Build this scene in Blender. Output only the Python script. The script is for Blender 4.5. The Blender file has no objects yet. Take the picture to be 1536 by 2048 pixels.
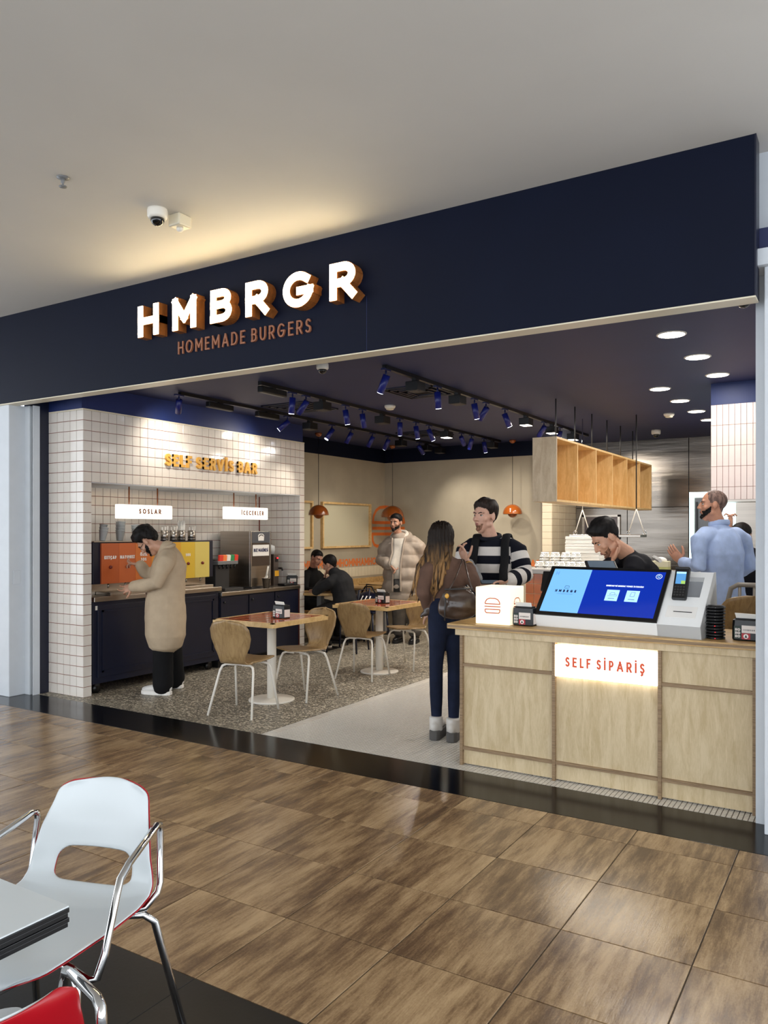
import bpy, math, random
import numpy as np
from mathutils import Vector, Matrix, noise
random.seed(7)
S = bpy.context.scene
COL = S.collection
# ---------------------------------------------------------------- camera
F, CX, HY, EYE = 1565.0, 768.0, 1062.0, 1.55      # focal length in pixels, horizon row, eye height
YAW = math.radians(31.8)
VX, VY = -math.sin(YAW), math.cos(YAW)
RX, RY = math.cos(YAW), math.sin(YAW)
cd = bpy.data.cameras.new('camera')
cam = bpy.data.objects.new('camera', cd); COL.objects.link(cam)
cd.sensor_fit = 'VERTICAL'; cd.sensor_height = 24.0; cd.lens = F/2048*24.0
cd.shift_y = (HY-1024)/2048.0
cd.clip_start = .05; cd.clip_end = 100
cam.location = (0, 0, EYE); cam.rotation_euler = (math.pi/2, 0, YAW)
S.camera = cam
# ---------------------------------------------------------------- world, exposure
S.view_settings.view_transform = 'Standard'; S.view_settings.look = 'None'
S.view_settings.gamma = 1.0; S.view_settings.use_curve_mapping = False
S.view_settings.exposure = 0.0
W = bpy.data.worlds.new('mall_ambient'); S.world = W; W.use_nodes = True
bg = W.node_tree.nodes['Background']
bg.inputs[0].default_value = (0.87, 0.93, 1.0, 1); bg.inputs[1].default_value = 3.3

def ray(u, v):
    k = (u-CX)/F
    return Vector((VX+RX*k, VY+RY*k, (HY-v)/F))
def P(u, v, d): return Vector((0, 0, EYE))+ray(u, v)*d
def atZ(u, v, z): r = ray(u, v); return P(u, v, (z-EYE)/r.z)
def atX(u, v, X): r = ray(u, v); return P(u, v, X/r.x)
def atY(u, v, Y): r = ray(u, v); return P(u, v, Y/r.y)
# ---------------------------------------------------------------- materials
def lin(c):
    c = c/255.0
    return c/12.92 if c <= .04045 else ((c+.055)/1.055)**2.4
def rgb(r, g, b): return (lin(r), lin(g), lin(b), 1)
MATS = {}
def mat(name, col, rough=.5, metal=0, emit=0, ecol=None, var=0, vscale=8, stretch=(1, 1, 1), bump=0, bscale=None,
        coat=0, trans=0, spec=.5, col2=None, detail=4, ramp=(.35, .65), rand=0):
    m = bpy.data.materials.new(name); m.use_nodes = True; MATS[name] = m
    nt = m.node_tree; N = nt.nodes; L = nt.links
    b = N['Principled BSDF']
    c = rgb(*col)
    b.inputs['Base Color'].default_value = c
    b.inputs['Roughness'].default_value = rough; b.inputs['Metallic'].default_value = metal
    b.inputs['Specular IOR Level'].default_value = spec
    if coat: b.inputs['Coat Weight'].default_value = coat; b.inputs['Coat Roughness'].default_value = .08
    if trans: b.inputs['Transmission Weight'].default_value = trans; b.inputs['IOR'].default_value = 1.3
    if emit:
        b.inputs['Emission Color'].default_value = rgb(*(ecol or col)); b.inputs['Emission Strength'].default_value = emit
    if var or bump or col2:
        tc = N.new('ShaderNodeTexCoord'); mp = N.new('ShaderNodeMapping'); mp.inputs['Scale'].default_value = stretch
        L.new(tc.outputs['Object'], mp.inputs[0]); src = mp.outputs[0]
        if rand:
            oi = N.new('ShaderNodeObjectInfo'); mul = N.new('ShaderNodeVectorMath'); mul.operation = 'SCALE'
            cb = N.new('ShaderNodeCombineXYZ')
            for i in range(3): L.new(oi.outputs['Random'], cb.inputs[i])
            L.new(cb.outputs[0], mul.inputs[0]); mul.inputs['Scale'].default_value = 37.0
            ad = N.new('ShaderNodeVectorMath'); ad.operation = 'ADD'
            L.new(src, ad.inputs[0]); L.new(mul.outputs[0], ad.inputs[1]); src = ad.outputs[0]
        nz = N.new('ShaderNodeTexNoise'); nz.inputs['Scale'].default_value = vscale; nz.inputs['Detail'].default_value = detail
        L.new(src, nz.inputs['Vector'])
        if var or col2:
            r = N.new('ShaderNodeValToRGB')
            c2 = rgb(*col2) if col2 else tuple(min(1, x*(1+var)) for x in c[:3])+(1,)
            c1 = c if col2 else tuple(x*(1-var) for x in c[:3])+(1,)
            r.color_ramp.elements[0].color = c1; r.color_ramp.elements[1].color = c2
            r.color_ramp.elements[0].position = ramp[0]; r.color_ramp.elements[1].position = ramp[1]
            L.new(nz.outputs['Fac'], r.inputs[0]); L.new(r.outputs[0], b.inputs['Base Color'])
        if bump:
            bm = N.new('ShaderNodeBump'); bm.inputs['Strength'].default_value = 1; bm.inputs['Distance'].default_value = bump
            n2 = nz
            if bscale:
                n2 = N.new('ShaderNodeTexNoise'); n2.inputs['Scale'].default_value = bscale; n2.inputs['Detail'].default_value = 3
                L.new(src, n2.inputs['Vector'])
            L.new(n2.outputs['Fac'], bm.inputs['Height']); L.new(bm.outputs[0], b.inputs['Normal'])
    return m

def mall_tile_mat(name, cols, rough):
    """stone tile with long dark streaks running along Y, shifted at random from tile to tile"""
    m = bpy.data.materials.new(name); m.use_nodes = True; nt = m.node_tree; N = nt.nodes; L = nt.links
    b = N['Principled BSDF']
    tc = N.new('ShaderNodeTexCoord'); oi = N.new('ShaderNodeObjectInfo')
    cb = N.new('ShaderNodeCombineXYZ')
    for i in range(3): L.new(oi.outputs['Random'], cb.inputs[i])
    sc = N.new('ShaderNodeVectorMath'); sc.operation = 'SCALE'; sc.inputs['Scale'].default_value = 53
    L.new(cb.outputs[0], sc.inputs[0])
    ad = N.new('ShaderNodeVectorMath'); ad.operation = 'ADD'; L.new(tc.outputs['Object'], ad.inputs[0]); L.new(sc.outputs[0], ad.inputs[1])
    def nz(scale, st, det, rg=.55):
        mp = N.new('ShaderNodeMapping'); mp.inputs['Scale'].default_value = st; L.new(ad.outputs[0], mp.inputs[0])
        n = N.new('ShaderNodeTexNoise'); n.inputs['Scale'].default_value = scale; n.inputs['Detail'].default_value = det
        n.inputs['Roughness'].default_value = rg; L.new(mp.outputs[0], n.inputs['Vector']); return n.outputs['Fac']
    big = nz(1.5, (3.2, .9, 1), 3); mid = nz(4.2, (5.5, .75, 1), 4, .6); fine = nz(14, (6.5, .7, 1), 5, .7); grit = nz(110, (1.6, .8, 1), 3)
    def mth(op, a, c):
        k = N.new('ShaderNodeMath'); k.operation = op
        for i, x in enumerate((a, c)):
            if isinstance(x, (int, float)): k.inputs[i].default_value = x
            else: L.new(x, k.inputs[i])
        return k.outputs[0]
    s = mth('ADD', mth('ADD', mth('MULTIPLY', big, .36), mth('MULTIPLY', mid, .34)), mth('ADD', mth('MULTIPLY', fine, .2), mth('MULTIPLY', grit, .1)))
    r = N.new('ShaderNodeValToRGB'); e = r.color_ramp.elements
    e[0].position = .40; e[0].color = rgb(*cols[0]); e[1].position = .60; e[1].color = rgb(*cols[3])
    x = e.new(.465); x.color = rgb(*cols[1]); x = e.new(.52); x.color = rgb(*cols[2])
    L.new(s, r.inputs[0]); L.new(r.outputs[0], b.inputs['Base Color'])
    rr = N.new('ShaderNodeMapRange'); rr.inputs['To Min'].default_value = rough-.07; rr.inputs['To Max'].default_value = rough+.14
    L.new(fine, rr.inputs['Value']); L.new(rr.outputs[0], b.inputs['Roughness'])
    bm = N.new('ShaderNodeBump'); bm.inputs['Distance'].default_value = .0009; L.new(fine, bm.inputs['Height']); L.new(bm.outputs[0], b.inputs['Normal'])
    return m

def terrazzo_mat():
    m = bpy.data.materials.new('terrazzo'); m.use_nodes = True; nt = m.node_tree; N = nt.nodes; L = nt.links
    b = N['Principled BSDF']; tc = N.new('ShaderNodeTexCoord')
    v = N.new('ShaderNodeTexVoronoi'); v.inputs['Scale'].default_value = 75; L.new(tc.outputs['Object'], v.inputs['Vector'])
    r = N.new('ShaderNodeValToRGB'); e = r.color_ramp.elements
    sp = N.new('ShaderNodeSeparateColor'); L.new(v.outputs['Color'], sp.inputs[0])
    e[0].position = 0; e[0].color = rgb(80, 76, 68); e[1].position = 1; e[1].color = rgb(216, 206, 186)
    x = e.new(.45); x.color = rgb(122, 115, 102); x = e.new(.75); x.color = rgb(160, 150, 132)
    L.new(sp.outputs[0], r.inputs[0]); L.new(r.outputs[0], b.inputs['Base Color'])
    b.inputs['Roughness'].default_value = .42
    return m

def wood_mat(name, c1, c2, st, rough=.42, sc=6, bump=.0003):
    """plywood face: long soft figure with a fine grain over it"""
    m = bpy.data.materials.new(name); m.use_nodes = True; nt = m.node_tree; N = nt.nodes; L = nt.links
    b = N['Principled BSDF']; b.inputs['Roughness'].default_value = rough
    tc = N.new('ShaderNodeTexCoord'); mp = N.new('ShaderNodeMapping'); mp.inputs['Scale'].default_value = st
    L.new(tc.outputs['Object'], mp.inputs[0])
    n1 = N.new('ShaderNodeTexNoise'); n1.inputs['Scale'].default_value = sc; n1.inputs['Detail'].default_value = 3; n1.inputs['Distortion'].default_value = 1.2
    n2 = N.new('ShaderNodeTexNoise'); n2.inputs['Scale'].default_value = sc*11; n2.inputs['Detail'].default_value = 3
    L.new(mp.outputs[0], n1.inputs['Vector']); L.new(mp.outputs[0], n2.inputs['Vector'])
    mx = N.new('ShaderNodeMix'); mx.inputs[0].default_value = .3
    L.new(n1.outputs['Fac'], mx.inputs[2]); L.new(n2.outputs['Fac'], mx.inputs[3])
    r = N.new('ShaderNodeValToRGB'); r.color_ramp.elements[0].position = .36; r.color_ramp.elements[1].position = .62
    r.color_ramp.elements[0].color = rgb(*c1); r.color_ramp.elements[1].color = rgb(*c2)
    L.new(mx.outputs[0], r.inputs[0]); L.new(r.outputs[0], b.inputs['Base Color'])
    bm = N.new('ShaderNodeBump'); bm.inputs['Distance'].default_value = bump; L.new(n2.outputs['Fac'], bm.inputs['Height']); L.new(bm.outputs[0], b.inputs['Normal'])
    return m

M_navy = mat('navy_paint', (8, 15, 35), .55, spec=.15, var=.06, vscale=2)
M_navyl = mat('navy_lacquer', (11, 17, 40), .4, var=.08, vscale=5)
M_navyceil = mat('navy_ceiling', (38, 45, 86), .6, var=.05, vscale=2)
M_navyband = mat('navy_band', (18, 38, 92), .55, var=.05)
M_mallceil = mat('ceiling_paint', (206, 201, 193), .75, var=.025, vscale=1.2)
M_white = mat('white_paint', (208, 213, 218), .5, var=.02)
M_trimlight = mat('cream_and_lip_sheen', (225, 215, 190), .35)
M_beige = mat('beige_plaster', (166, 156, 136), .8, var=.05, vscale=3, bump=.0006, bscale=40)
M_mall = mall_tile_mat('brown_stone_tile', ((98, 76, 55), (128, 102, 74), (156, 128, 94), (184, 155, 117)), .17)
M_blacktile = mat('black_stone', (27, 26, 26), .3, var=.25, vscale=4, bump=.0003, bscale=60)
M_threshold = mat('black_granite', (11, 11, 12), .16, var=.3, vscale=120, spec=.28)
M_groutmall = mat('mall_grout', (88, 74, 58), .8)
M_terr = terrazzo_mat()
M_mosaic = mat('white_mosaic', (214, 208, 198), .16, var=.05, vscale=40)
M_mosgrout = mat('mosaic_grout', (112, 104, 94), .8)
M_tile = mat('glazed_white_tile', (226, 218, 208), .14, var=.02, rand=1, coat=.3)
M_grout = mat('terracotta_grout', (138, 72, 54), .85)
M_tilecream = mat('cream_tile', (216, 204, 178), .2, var=.03, rand=1)
M_orangetile = mat('orange_tile', (176, 92, 38), .2, var=.1, rand=1)
M_lightgrout = mat('light_grout', (224, 204, 170), .8)
M_ply = wood_mat('birch_plywood', (190, 168, 128), (212, 192, 156), (3.2, 3.2, .55))
M_plyh = wood_mat('birch_plywood_flat', (168, 132, 80), (204, 168, 112), (.6, 3, 3))
M_plyedge = wood_mat('plywood_edge', (116, 92, 66), (158, 132, 100), (.6, 3, 30), .5)
M_plybox = wood_mat('golden_birch', (208, 166, 104), (230, 194, 136), (3, 3, .5))  # hanging shelf boards, more golden than the pale end panel
M_plypale = wood_mat('pale_birch', (176, 152, 120), (200, 178, 146), (3, 3, .6))
M_chair = wood_mat('chair_veneer', (138, 110, 72), (166, 137, 95), (5, 5, .6), .34)
M_tabletop = wood_mat('table_edge_wood', (198, 160, 100), (224, 190, 134), (2, 2, 2), .35)
M_tabletile = mat('glossy_table_tile', (172, 92, 60), .08, var=.2, vscale=3, rand=1, coat=.5)
M_steel = mat('brushed_steel', (176, 168, 158), .3, 1, var=.1, vscale=3, stretch=(.25, .25, 9), bump=.0004)
M_steelwall = mat('steel_wall_sheet', (128, 121, 113), .24, 1, var=.16, vscale=1.6, stretch=(.5, .5, 5), bump=.004)
M_chrome = mat('chrome', (215, 215, 215), .08, 1)
M_whitemetal = mat('white_metal', (232, 226, 214), .4)
M_whiteplas = mat('white_plastic', (214, 220, 222), .28)
M_redplas = mat('red_plastic', (172, 16, 28), .25)
M_black = mat('black_plastic', (13, 13, 15), .35)
M_blackmat = mat('black_matte', (16, 16, 18), .7)
M_dark = mat('dark_grey', (52, 50, 50), .5)
M_grey = mat('grey_plastic', (120, 120, 120), .4)
M_copper = mat('copper_lacquer', (140, 72, 24), .16, coat=.6)
M_signface = mat('lit_sign_face', (255, 246, 214), .4, emit=19, ecol=(255, 232, 184))
M_lightbox = mat('lightbox_face', (255, 252, 244), .4, emit=1.5, ecol=(255, 246, 230))
M_ordersign = mat('order_sign_face', (255, 252, 244), .4, emit=5, ecol=(255, 246, 228))
M_cube = mat('glowing_cube', (235, 226, 200), .4, emit=.85, ecol=(255, 240, 208))
M_signside = wood_mat('sign_side_wood', (120, 70, 30), (160, 98, 46), (3, 3, .6))
M_tag = mat('bronze_lettering', (150, 96, 68), .45)
M_gold = mat('gold_lettering', (226, 170, 72), .4)
M_redline = mat('red_print', (204, 84, 58), .6)
M_orange = mat('orange_paint', (216, 112, 44), .6)
M_whiteink = mat('white_print', (240, 236, 230), .6)
M_navyink = mat('navy_print', (20, 30, 80), .6)
M_lampon = mat('lamp_lens', (255, 255, 255), .4, emit=14, ecol=(255, 244, 225))
M_lampcool = mat('spot_lens', (240, 246, 255), .4, emit=9, ecol=(235, 240, 255))
M_screenL = mat('screen_light_blue', (110, 170, 225), .1, emit=.72, ecol=(118, 176, 228))
M_screenD = mat('screen_blue', (18, 46, 150), .1, emit=.55, ecol=(14, 46, 168))
M_screenW = mat('screen_white', (230, 240, 250), .2, emit=.9, ecol=(225, 235, 250))
M_card = mat('screen_card', (170, 210, 240), .2, emit=.8, ecol=(160, 206, 240))
M_bottle = mat('clear_cup', (232, 236, 236), .25, trans=.35)
M_napkin = mat('white_paper', (238, 234, 226), .8)
M_green = mat('dark_green_print', (26, 48, 38), .5)
M_redsq = mat('red_square_print', (176, 44, 52), .5)
M_pinkpap = mat('pale_label', (226, 216, 208), .5)
M_mirror = mat('pale_board', (196, 190, 164), .35)
M_bluelight = mat('fridge_light', (210, 240, 245), .4, emit=2.2, ecol=(205, 240, 245))

# ---------------------------------------------------------------- mesh builder
class MB:
    def __init__(s): s.v = []; s.f = []; s.m = []; s.sm = []
    def add(s, vs, fs, mi=0, smooth=False):
        o = len(s.v); s.v += [tuple(x) for x in vs]
        for f in fs: s.f.append(tuple(i+o for i in f)); s.m.append(mi); s.sm.append(smooth)
    def box(s, a, b, mi=0):
        x0, y0, z0 = a; x1, y1, z1 = b
        s.add([(x0, y0, z0), (x1, y0, z0), (x1, y1, z0), (x0, y1, z0), (x0, y0, z1), (x1, y0, z1), (x1, y1, z1), (x0, y1, z1)],
              [(0, 3, 2, 1), (4, 5, 6, 7), (0, 1, 5, 4), (1, 2, 6, 5), (2, 3, 7, 6), (3, 0, 4, 7)], mi); return s
    def hexa(s, p, mi=0):
        s.add(p, [(0, 3, 2, 1), (4, 5, 6, 7), (0, 1, 5, 4), (1, 2, 6, 5), (2, 3, 7, 6), (3, 0, 4, 7)], mi); return s
    def obox(s, c, ax, ay, az, mi=0):
        c, ax, ay, az = Vector(c), Vector(ax), Vector(ay), Vector(az)
        return s.hexa([c-ax-ay-az, c+ax-ay-az, c+ax+ay-az, c-ax+ay-az, c-ax-ay+az, c+ax-ay+az, c+ax+ay+az, c-ax+ay+az], mi)
    def prism(s, poly, dv, mi=0):
        n = len(poly); dv = Vector(dv); p = [Vector(q) for q in poly]
        s.add(p+[q+dv for q in p], [tuple(reversed(range(n))), tuple(range(n, 2*n))]+[(i, (i+1) % n, n+(i+1) % n, n+i) for i in range(n)], mi); return s
    def loft(s, pts, ra, rb=None, side=None, n=12, mi=0, caps='round', smooth=True):
        pts = [Vector(p) for p in pts]; k = len(pts)
        ra = list(ra) if hasattr(ra, '__len__') else [ra]*k
        rb = ra if rb is None else (list(rb) if hasattr(rb, '__len__') else [rb]*k)
        T = []
        for i in range(k):
            t = pts[min(i+1, k-1)]-pts[max(i-1, 0)]
            if t.length < 1e-9: t = Vector((0, 0, 1))
            T.append(t.normalized())
        sd = Vector(side) if side is not None else None
        rows = []
        prev = None
        for i in range(k):
            t = T[i]
            if sd is not None: a = sd-t*sd.dot(t)
            elif prev is None:
                q = Vector((0, 0, 1)) if abs(t.z) < .9 else Vector((1, 0, 0)); a = q-t*q.dot(t)
            else: a = prev-t*prev.dot(t)
            if a.length < 1e-6: a = t.orthogonal()
            a.normalize(); prev = a; b = t.cross(a)
            rows.append((pts[i], a, b, ra[i], rb[i], t))
        if caps == 'round':
            p, a, b, x, y, t = rows[0]; r = min(x, y)
            pre = [(p-t*r*.92, a, b, x*.38, y*.38, t), (p-t*r*.6, a, b, x*.8, y*.8, t)]
            p, a, b, x, y, t = rows[-1]; r = min(x, y)
            post = [(p+t*r*.6, a, b, x*.8, y*.8, t), (p+t*r*.92, a, b, x*.38, y*.38, t)]
            rows = pre+rows+post
        vs = []; fs = []
        for (p, a, b, x, y, t) in rows:
            for j in range(n):
                an = 2*math.pi*j/n; vs.append(p+a*(x*math.cos(an))+b*(y*math.sin(an)))
        for i in range(len(rows)-1):
            for j in range(n):
                fs.append((i*n+j, i*n+(j+1) % n, (i+1)*n+(j+1) % n, (i+1)*n+j))
        fs.append(tuple(reversed(range(n)))); fs.append(tuple(range((len(rows)-1)*n, len(rows)*n)))
        s.add(vs, fs, mi, smooth); return s
    def tube(s, pts, r, n=8, mi=0): return s.loft(pts, r, n=n, mi=mi, caps='flat')
    def ell(s, c, ax, ay, az, nu=14, nv=10, mi=0):
        c = Vector(c); vs = [c+Vector(az)]; fs = []
        for i in range(1, nv):
            ph = math.pi*i/nv
            for j in range(nu):
                th = 2*math.pi*j/nu
                vs.append(c+Vector(ax)*(math.sin(ph)*math.cos(th))+Vector(ay)*(math.sin(ph)*math.sin(th))+Vector(az)*math.cos(ph))
        vs.append(c-Vector(az)); e = len(vs)-1
        for j in range(nu):
            fs.append((0, 1+j, 1+(j+1) % nu)); fs.append((e, 1+(nv-2)*nu+(j+1) % nu, 1+(nv-2)*nu+j))
        for i in range(nv-2):
            for j in range(nu):
                a = 1+i*nu; fs.append((a+j, a+nu+j, a+nu+(j+1) % nu, a+(j+1) % nu))
        s.add(vs, fs, mi, True); return s
    def lathe(s, prof, c=(0, 0, 0), n=24, mi=0, smooth=True, close=True):
        vs = []; fs = []; k = len(prof)
        for r, z in prof:
            for j in range(n):
                a = 2*math.pi*j/n; vs.append((c[0]+r*math.cos(a), c[1]+r*math.sin(a), c[2]+z))
        for i in range(k-1):
            for j in range(n): fs.append((i*n+j, i*n+(j+1) % n, (i+1)*n+(j+1) % n, (i+1)*n+j))
        if close: fs.append(tuple(reversed(range(n)))); fs.append(tuple(range((k-1)*n, k*n)))
        s.add(vs, fs, mi, smooth); return s
    def grid(s, rows, thick=None, mi=0, mi2=None, smooth=True):
        """rows of points -> sheet; with thick, a closed slab (front material mi, back mi2)"""
        nr, nc = len(rows), len(rows[0]); pts = [Vector(p) for r in rows for p in r]
        fs = [(i*nc+j, i*nc+j+1, (i+1)*nc+j+1, (i+1)*nc+j) for i in range(nr-1) for j in range(nc-1)]
        if thick is None: s.add(pts, fs, mi, smooth); return s
        nrm = []
        for i in range(nr):
            for j in range(nc):
                a = pts[i*nc+min(j+1, nc-1)]-pts[i*nc+max(j-1, 0)]; b = pts[min(i+1, nr-1)*nc+j]-pts[max(i-1, 0)*nc+j]
                q = a.cross(b); nrm.append(q.normalized() if q.length > 1e-12 else Vector((0, 0, 1)))
        o = len(s.v); n = nr*nc
        s.v += [tuple(p) for p in pts]+[tuple(p-nn*thick) for p, nn in zip(pts, nrm)]
        def put(f, m): s.f.append(tuple(i+o for i in f)); s.m.append(m); s.sm.append(smooth)
        m2 = mi if mi2 is None else mi2
        for f in fs: put(f, mi); put(tuple(n+i for i in reversed(f)), m2)
        for j in range(nc-1):
            put((j+1, j, n+j, n+j+1), m2); a = (nr-1)*nc; put((a+j, a+j+1, n+a+j+1, n+a+j), m2)
        for i in range(nr-1):
            a = i*nc; put((a, a+nc, n+a+nc, n+a), m2); a += nc-1; put((a+nc, a, n+a, n+a+nc), m2)
        return s
    def mesh(s, name, mats=()):
        me = bpy.data.meshes.new(name); me.from_pydata(s.v, [], s.f)
        for m in mats: me.materials.append(m)
        me.polygons.foreach_set('material_index', s.m); me.polygons.foreach_set('use_smooth', s.sm)
        me.update(); return me
    def build(s, name, mats, parent=None, loc=(0, 0, 0), bevel=0, seg=2, rel=False):
        mats = mats if isinstance(mats, (list, tuple)) else [mats]
        if rel: l = Vector(loc); s.v = [tuple(Vector(p)-l) for p in s.v]
        o = bpy.data.objects.new(name, s.mesh(name, mats)); COL.objects.link(o)
        if parent is not None: o.parent = parent
        o.location = loc
        if bevel:
            b = o.modifiers.new('bevel', 'BEVEL'); b.width = bevel; b.segments = seg; b.limit_method = 'ANGLE'
            b.angle_limit = math.radians(40); b.harden_normals = False
        return o
def tag(o, label, cat, group=None):
    o['label'] = label; o['category'] = cat
    if group: o['group'] = group
    return o
def thing(name, label, cat, loc=(0, 0, 0), rz=0, group=None):
    o = bpy.data.objects.new(name, None); COL.objects.link(o); o.empty_display_size = .05
    o.location = loc; o.rotation_euler = (0, 0, rz); return tag(o, label, cat, group)
def struct(o): o['kind'] = 'structure'; return o
def wbox(name, a, b, m, parent=None, bevel=0): return MB().box(a, b).build(name, m, parent, bevel=bevel)
def dup(o, parent=None):
    c = o.copy(); COL.objects.link(c); c.parent = parent
    for ch in o.children: dup(ch, c)
    return c
def aim_light(name, kind, loc, target, power, col=(1, .93, .82), parent=None, size=.05, angle=60, blend=.6):
    l = bpy.data.lights.new(name, kind); l.energy = power; l.color = col
    if kind == 'SPOT': l.spot_size = math.radians(angle); l.spot_blend = blend; l.shadow_soft_size = size
    if kind == 'AREA': l.shape = 'DISK'; l.size = size
    o = bpy.data.objects.new(name, l); COL.objects.link(o)
    o.location = loc; o.rotation_euler = (Vector(target)-Vector(loc)).to_track_quat('-Z', 'Y').to_euler()
    if parent is not None: o.parent = parent; o.matrix_parent_inverse = parent.matrix_basis.inverted()
    return o
# ---------------------------------------------------------------- stroke lettering
def arc(cx, cy, rx, ry, a0, a1, n=9):
    return [(cx+rx*math.cos(math.radians(a0+(a1-a0)*i/(n-1))), cy+ry*math.sin(math.radians(a0+(a1-a0)*i/(n-1)))) for i in range(n)]
_S = arc(.5, .75, .46, .25, 35, 270, 9)[:-1]+arc(.5, .25, .5, .25, 90, -145, 9)
GL = {
 'H': (.74, [[(0, 0), (0, 1)], [(1, 0), (1, 1)], [(0, .5), (1, .5)]]),
 'M': (.92, [[(0, 0), (0, 1)], [(0, 1), (.5, .3)], [(.5, .3), (1, 1)], [(1, 1), (1, 0)]]),
 'B': (.64, [[(0, 0), (0, 1)], [(0, 1), (.55, 1)]+arc(.55, .77, .38, .23, 90, -90)+[(0, .54)], [(0, .54), (.58, .54)]+arc(.58, .27, .42, .27, 90, -90)+[(0, 0)]]),
 'R': (.66, [[(0, 0), (0, 1)], [(0, 1), (.55, 1)]+arc(.55, .72, .42, .28, 90, -90)+[(0, .44)], [(.5, .44), (1, 0)]]),
 'G': (.86, [arc(.5, .5, .5, .5, 48, 350, 18)+[(1, .44)], [(1, .44), (.58, .44)]]),
 'O': (.92, [arc(.5, .5, .5, .5, 0, 360, 21)]),
 'C': (.82, [arc(.55, .5, .55, .5, 50, 310, 17)]),
 'E': (.58, [[(0, 0), (0, 1)], [(0, 1), (1, 1)], [(0, .52), (.85, .52)], [(0, 0), (1, 0)]]),
 'F': (.54, [[(0, 0), (0, 1)], [(0, 1), (1, 1)], [(0, .5), (.85, .5)]]),
 'L': (.52, [[(0, 1), (0, 0)], [(0, 0), (1, 0)]]),
 'A': (.82, [[(0, 0), (.5, 1)], [(.5, 1), (1, 0)], [(.2, .28), (.8, .28)]]),
 'D': (.76, [[(0, 0), (0, 1)], [(0, 1), (.45, 1)]+arc(.45, .5, .55, .5, 90, -90, 13)+[(0, 0)]]),
 'U': (.72, [[(0, 1), (0, .38)]+arc(.5, .38, .5, .38, 180, 360, 11)+[(1, 1)]]),
 'S': (.58, [_S]),
 'V': (.8, [[(0, 1), (.5, 0)], [(.5, 0), (1, 1)]]),
 'I': (.0, [[(.5, 0), (.5, 1)]]),
 'P': (.62, [[(0, 0), (0, 1)], [(0, 1), (.55, 1)]+arc(.55, .71, .42, .29, 90, -90)+[(0, .42)]]),
 'K': (.66, [[(0, 0), (0, 1)], [(1, 1), (.05, .45)], [(.3, .58), (1, 0)]]),
 'T': (.66, [[(.5, 0), (.5, 1)], [(0, 1), (1, 1)]]),
 'Y': (.72, [[(0, 1), (.5, .45)], [(1, 1), (.5, .45)], [(.5, .45), (.5, 0)]]),
 'N': (.76, [[(0, 0), (0, 1)], [(0, 1), (1, 0)], [(1, 0), (1, 1)]]),
 'Z': (.62, [[(0, 1), (1, 1)], [(1, 1), (0, 0)], [(0, 0), (1, 0)]]),
 '?': (.5, [arc(.5, .75, .45, .25, 160, -80, 8)+[(.5, .3)], [(.5, .0), (.5, .02)]]),
 "'": (.0, [[(.5, .75), (.5, 1)]]),
}
GL['İ'] = (.0, GL['I'][1]+[[(.5, 1.3), (.5, 1.31)]])
GL['Ş'] = (GL['S'][0], GL['S'][1]+[[(.5, -.08), (.5, -.2)], [(.5, -.22), (.3, -.3)]])
GL['Ç'] = (GL['C'][0], GL['C'][1]+[[(.5, -.08), (.5, -.2)], [(.5, -.22), (.3, -.3)]])
GL['Ö'] = (GL['O'][0], GL['O'][1]+[[(.28, 1.26), (.28, 1.27)], [(.72, 1.26), (.72, 1.27)]])
def glyph(mb, ch, o, ex, ey, h, w, depth, mi=0, xs=1.0):
    """one character drawn with strokes of width w; o = lower left, ex/ey unit vectors; returns its advance width"""
    wid, strokes = GL[ch]; wid = wid*h*xs; q = w/2; en = ex.cross(ey)
    tot = max(wid, w)
    def pt(p): return o+ex*(q+(tot-w)*p[0])+ey*(q+(h-w)*p[1])
    lay = [0]; step = min(max(depth*.012, 2.5e-5), 1.5e-4)
    def dp(): lay[0] += 1; return en*(depth+step*lay[0])
    for st in strokes:
        pp = [pt(p) for p in st]
        for i in range(len(pp)-1):
            a, b = pp[i], pp[i+1]; t = (b-a)
            if t.length < 1e-6: continue
            t.normalize(); nn = en.cross(t)
            e0 = q if i == 0 else 0; e1 = q if i == len(pp)-2 else 0
            a2, b2 = a-t*e0, b+t*e1
            mb.prism([a2-nn*q, b2-nn*q, b2+nn*q, a2+nn*q], dp(), mi)
            if 0 < i:
                mb.prism([a+ex*(q*math.cos(k*math.pi/4))+ey*(q*math.sin(k*math.pi/4)) for k in range(8)], dp(), mi)
    return tot
def text_width(s, h, w, sp, xs=1.0): return sum((h*.36 if c == ' ' else max(GL[c][0]*h*xs, w)+sp) for c in s)-sp
def text(mb, s, o, ex, ey, h, w, sp, depth=.002, mi=0, fit=None, center=False, xs=1.0, sel=None):
    o, ex, ey = Vector(o), Vector(ex).normalized(), Vector(ey).normalized()
    if fit:
        k = fit/text_width(s, h, w, sp, xs); xs, sp = xs*k, sp*k
    if center: o = o-ex*text_width(s, h, w, sp, xs)/2
    x = 0
    for i, c in enumerate(s):
        if c == ' ': x += h*.36*(xs if fit else 1); continue
        x += glyph(mb if sel is None or sel[0] <= i < sel[1] else MB(), c, o+ex*x, ex, ey, h, w, depth, mi, xs)+sp
    return mb
UX, UY, UZ = Vector((1, 0, 0)), Vector((0, 1, 0)), Vector((0, 0, 1))
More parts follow.
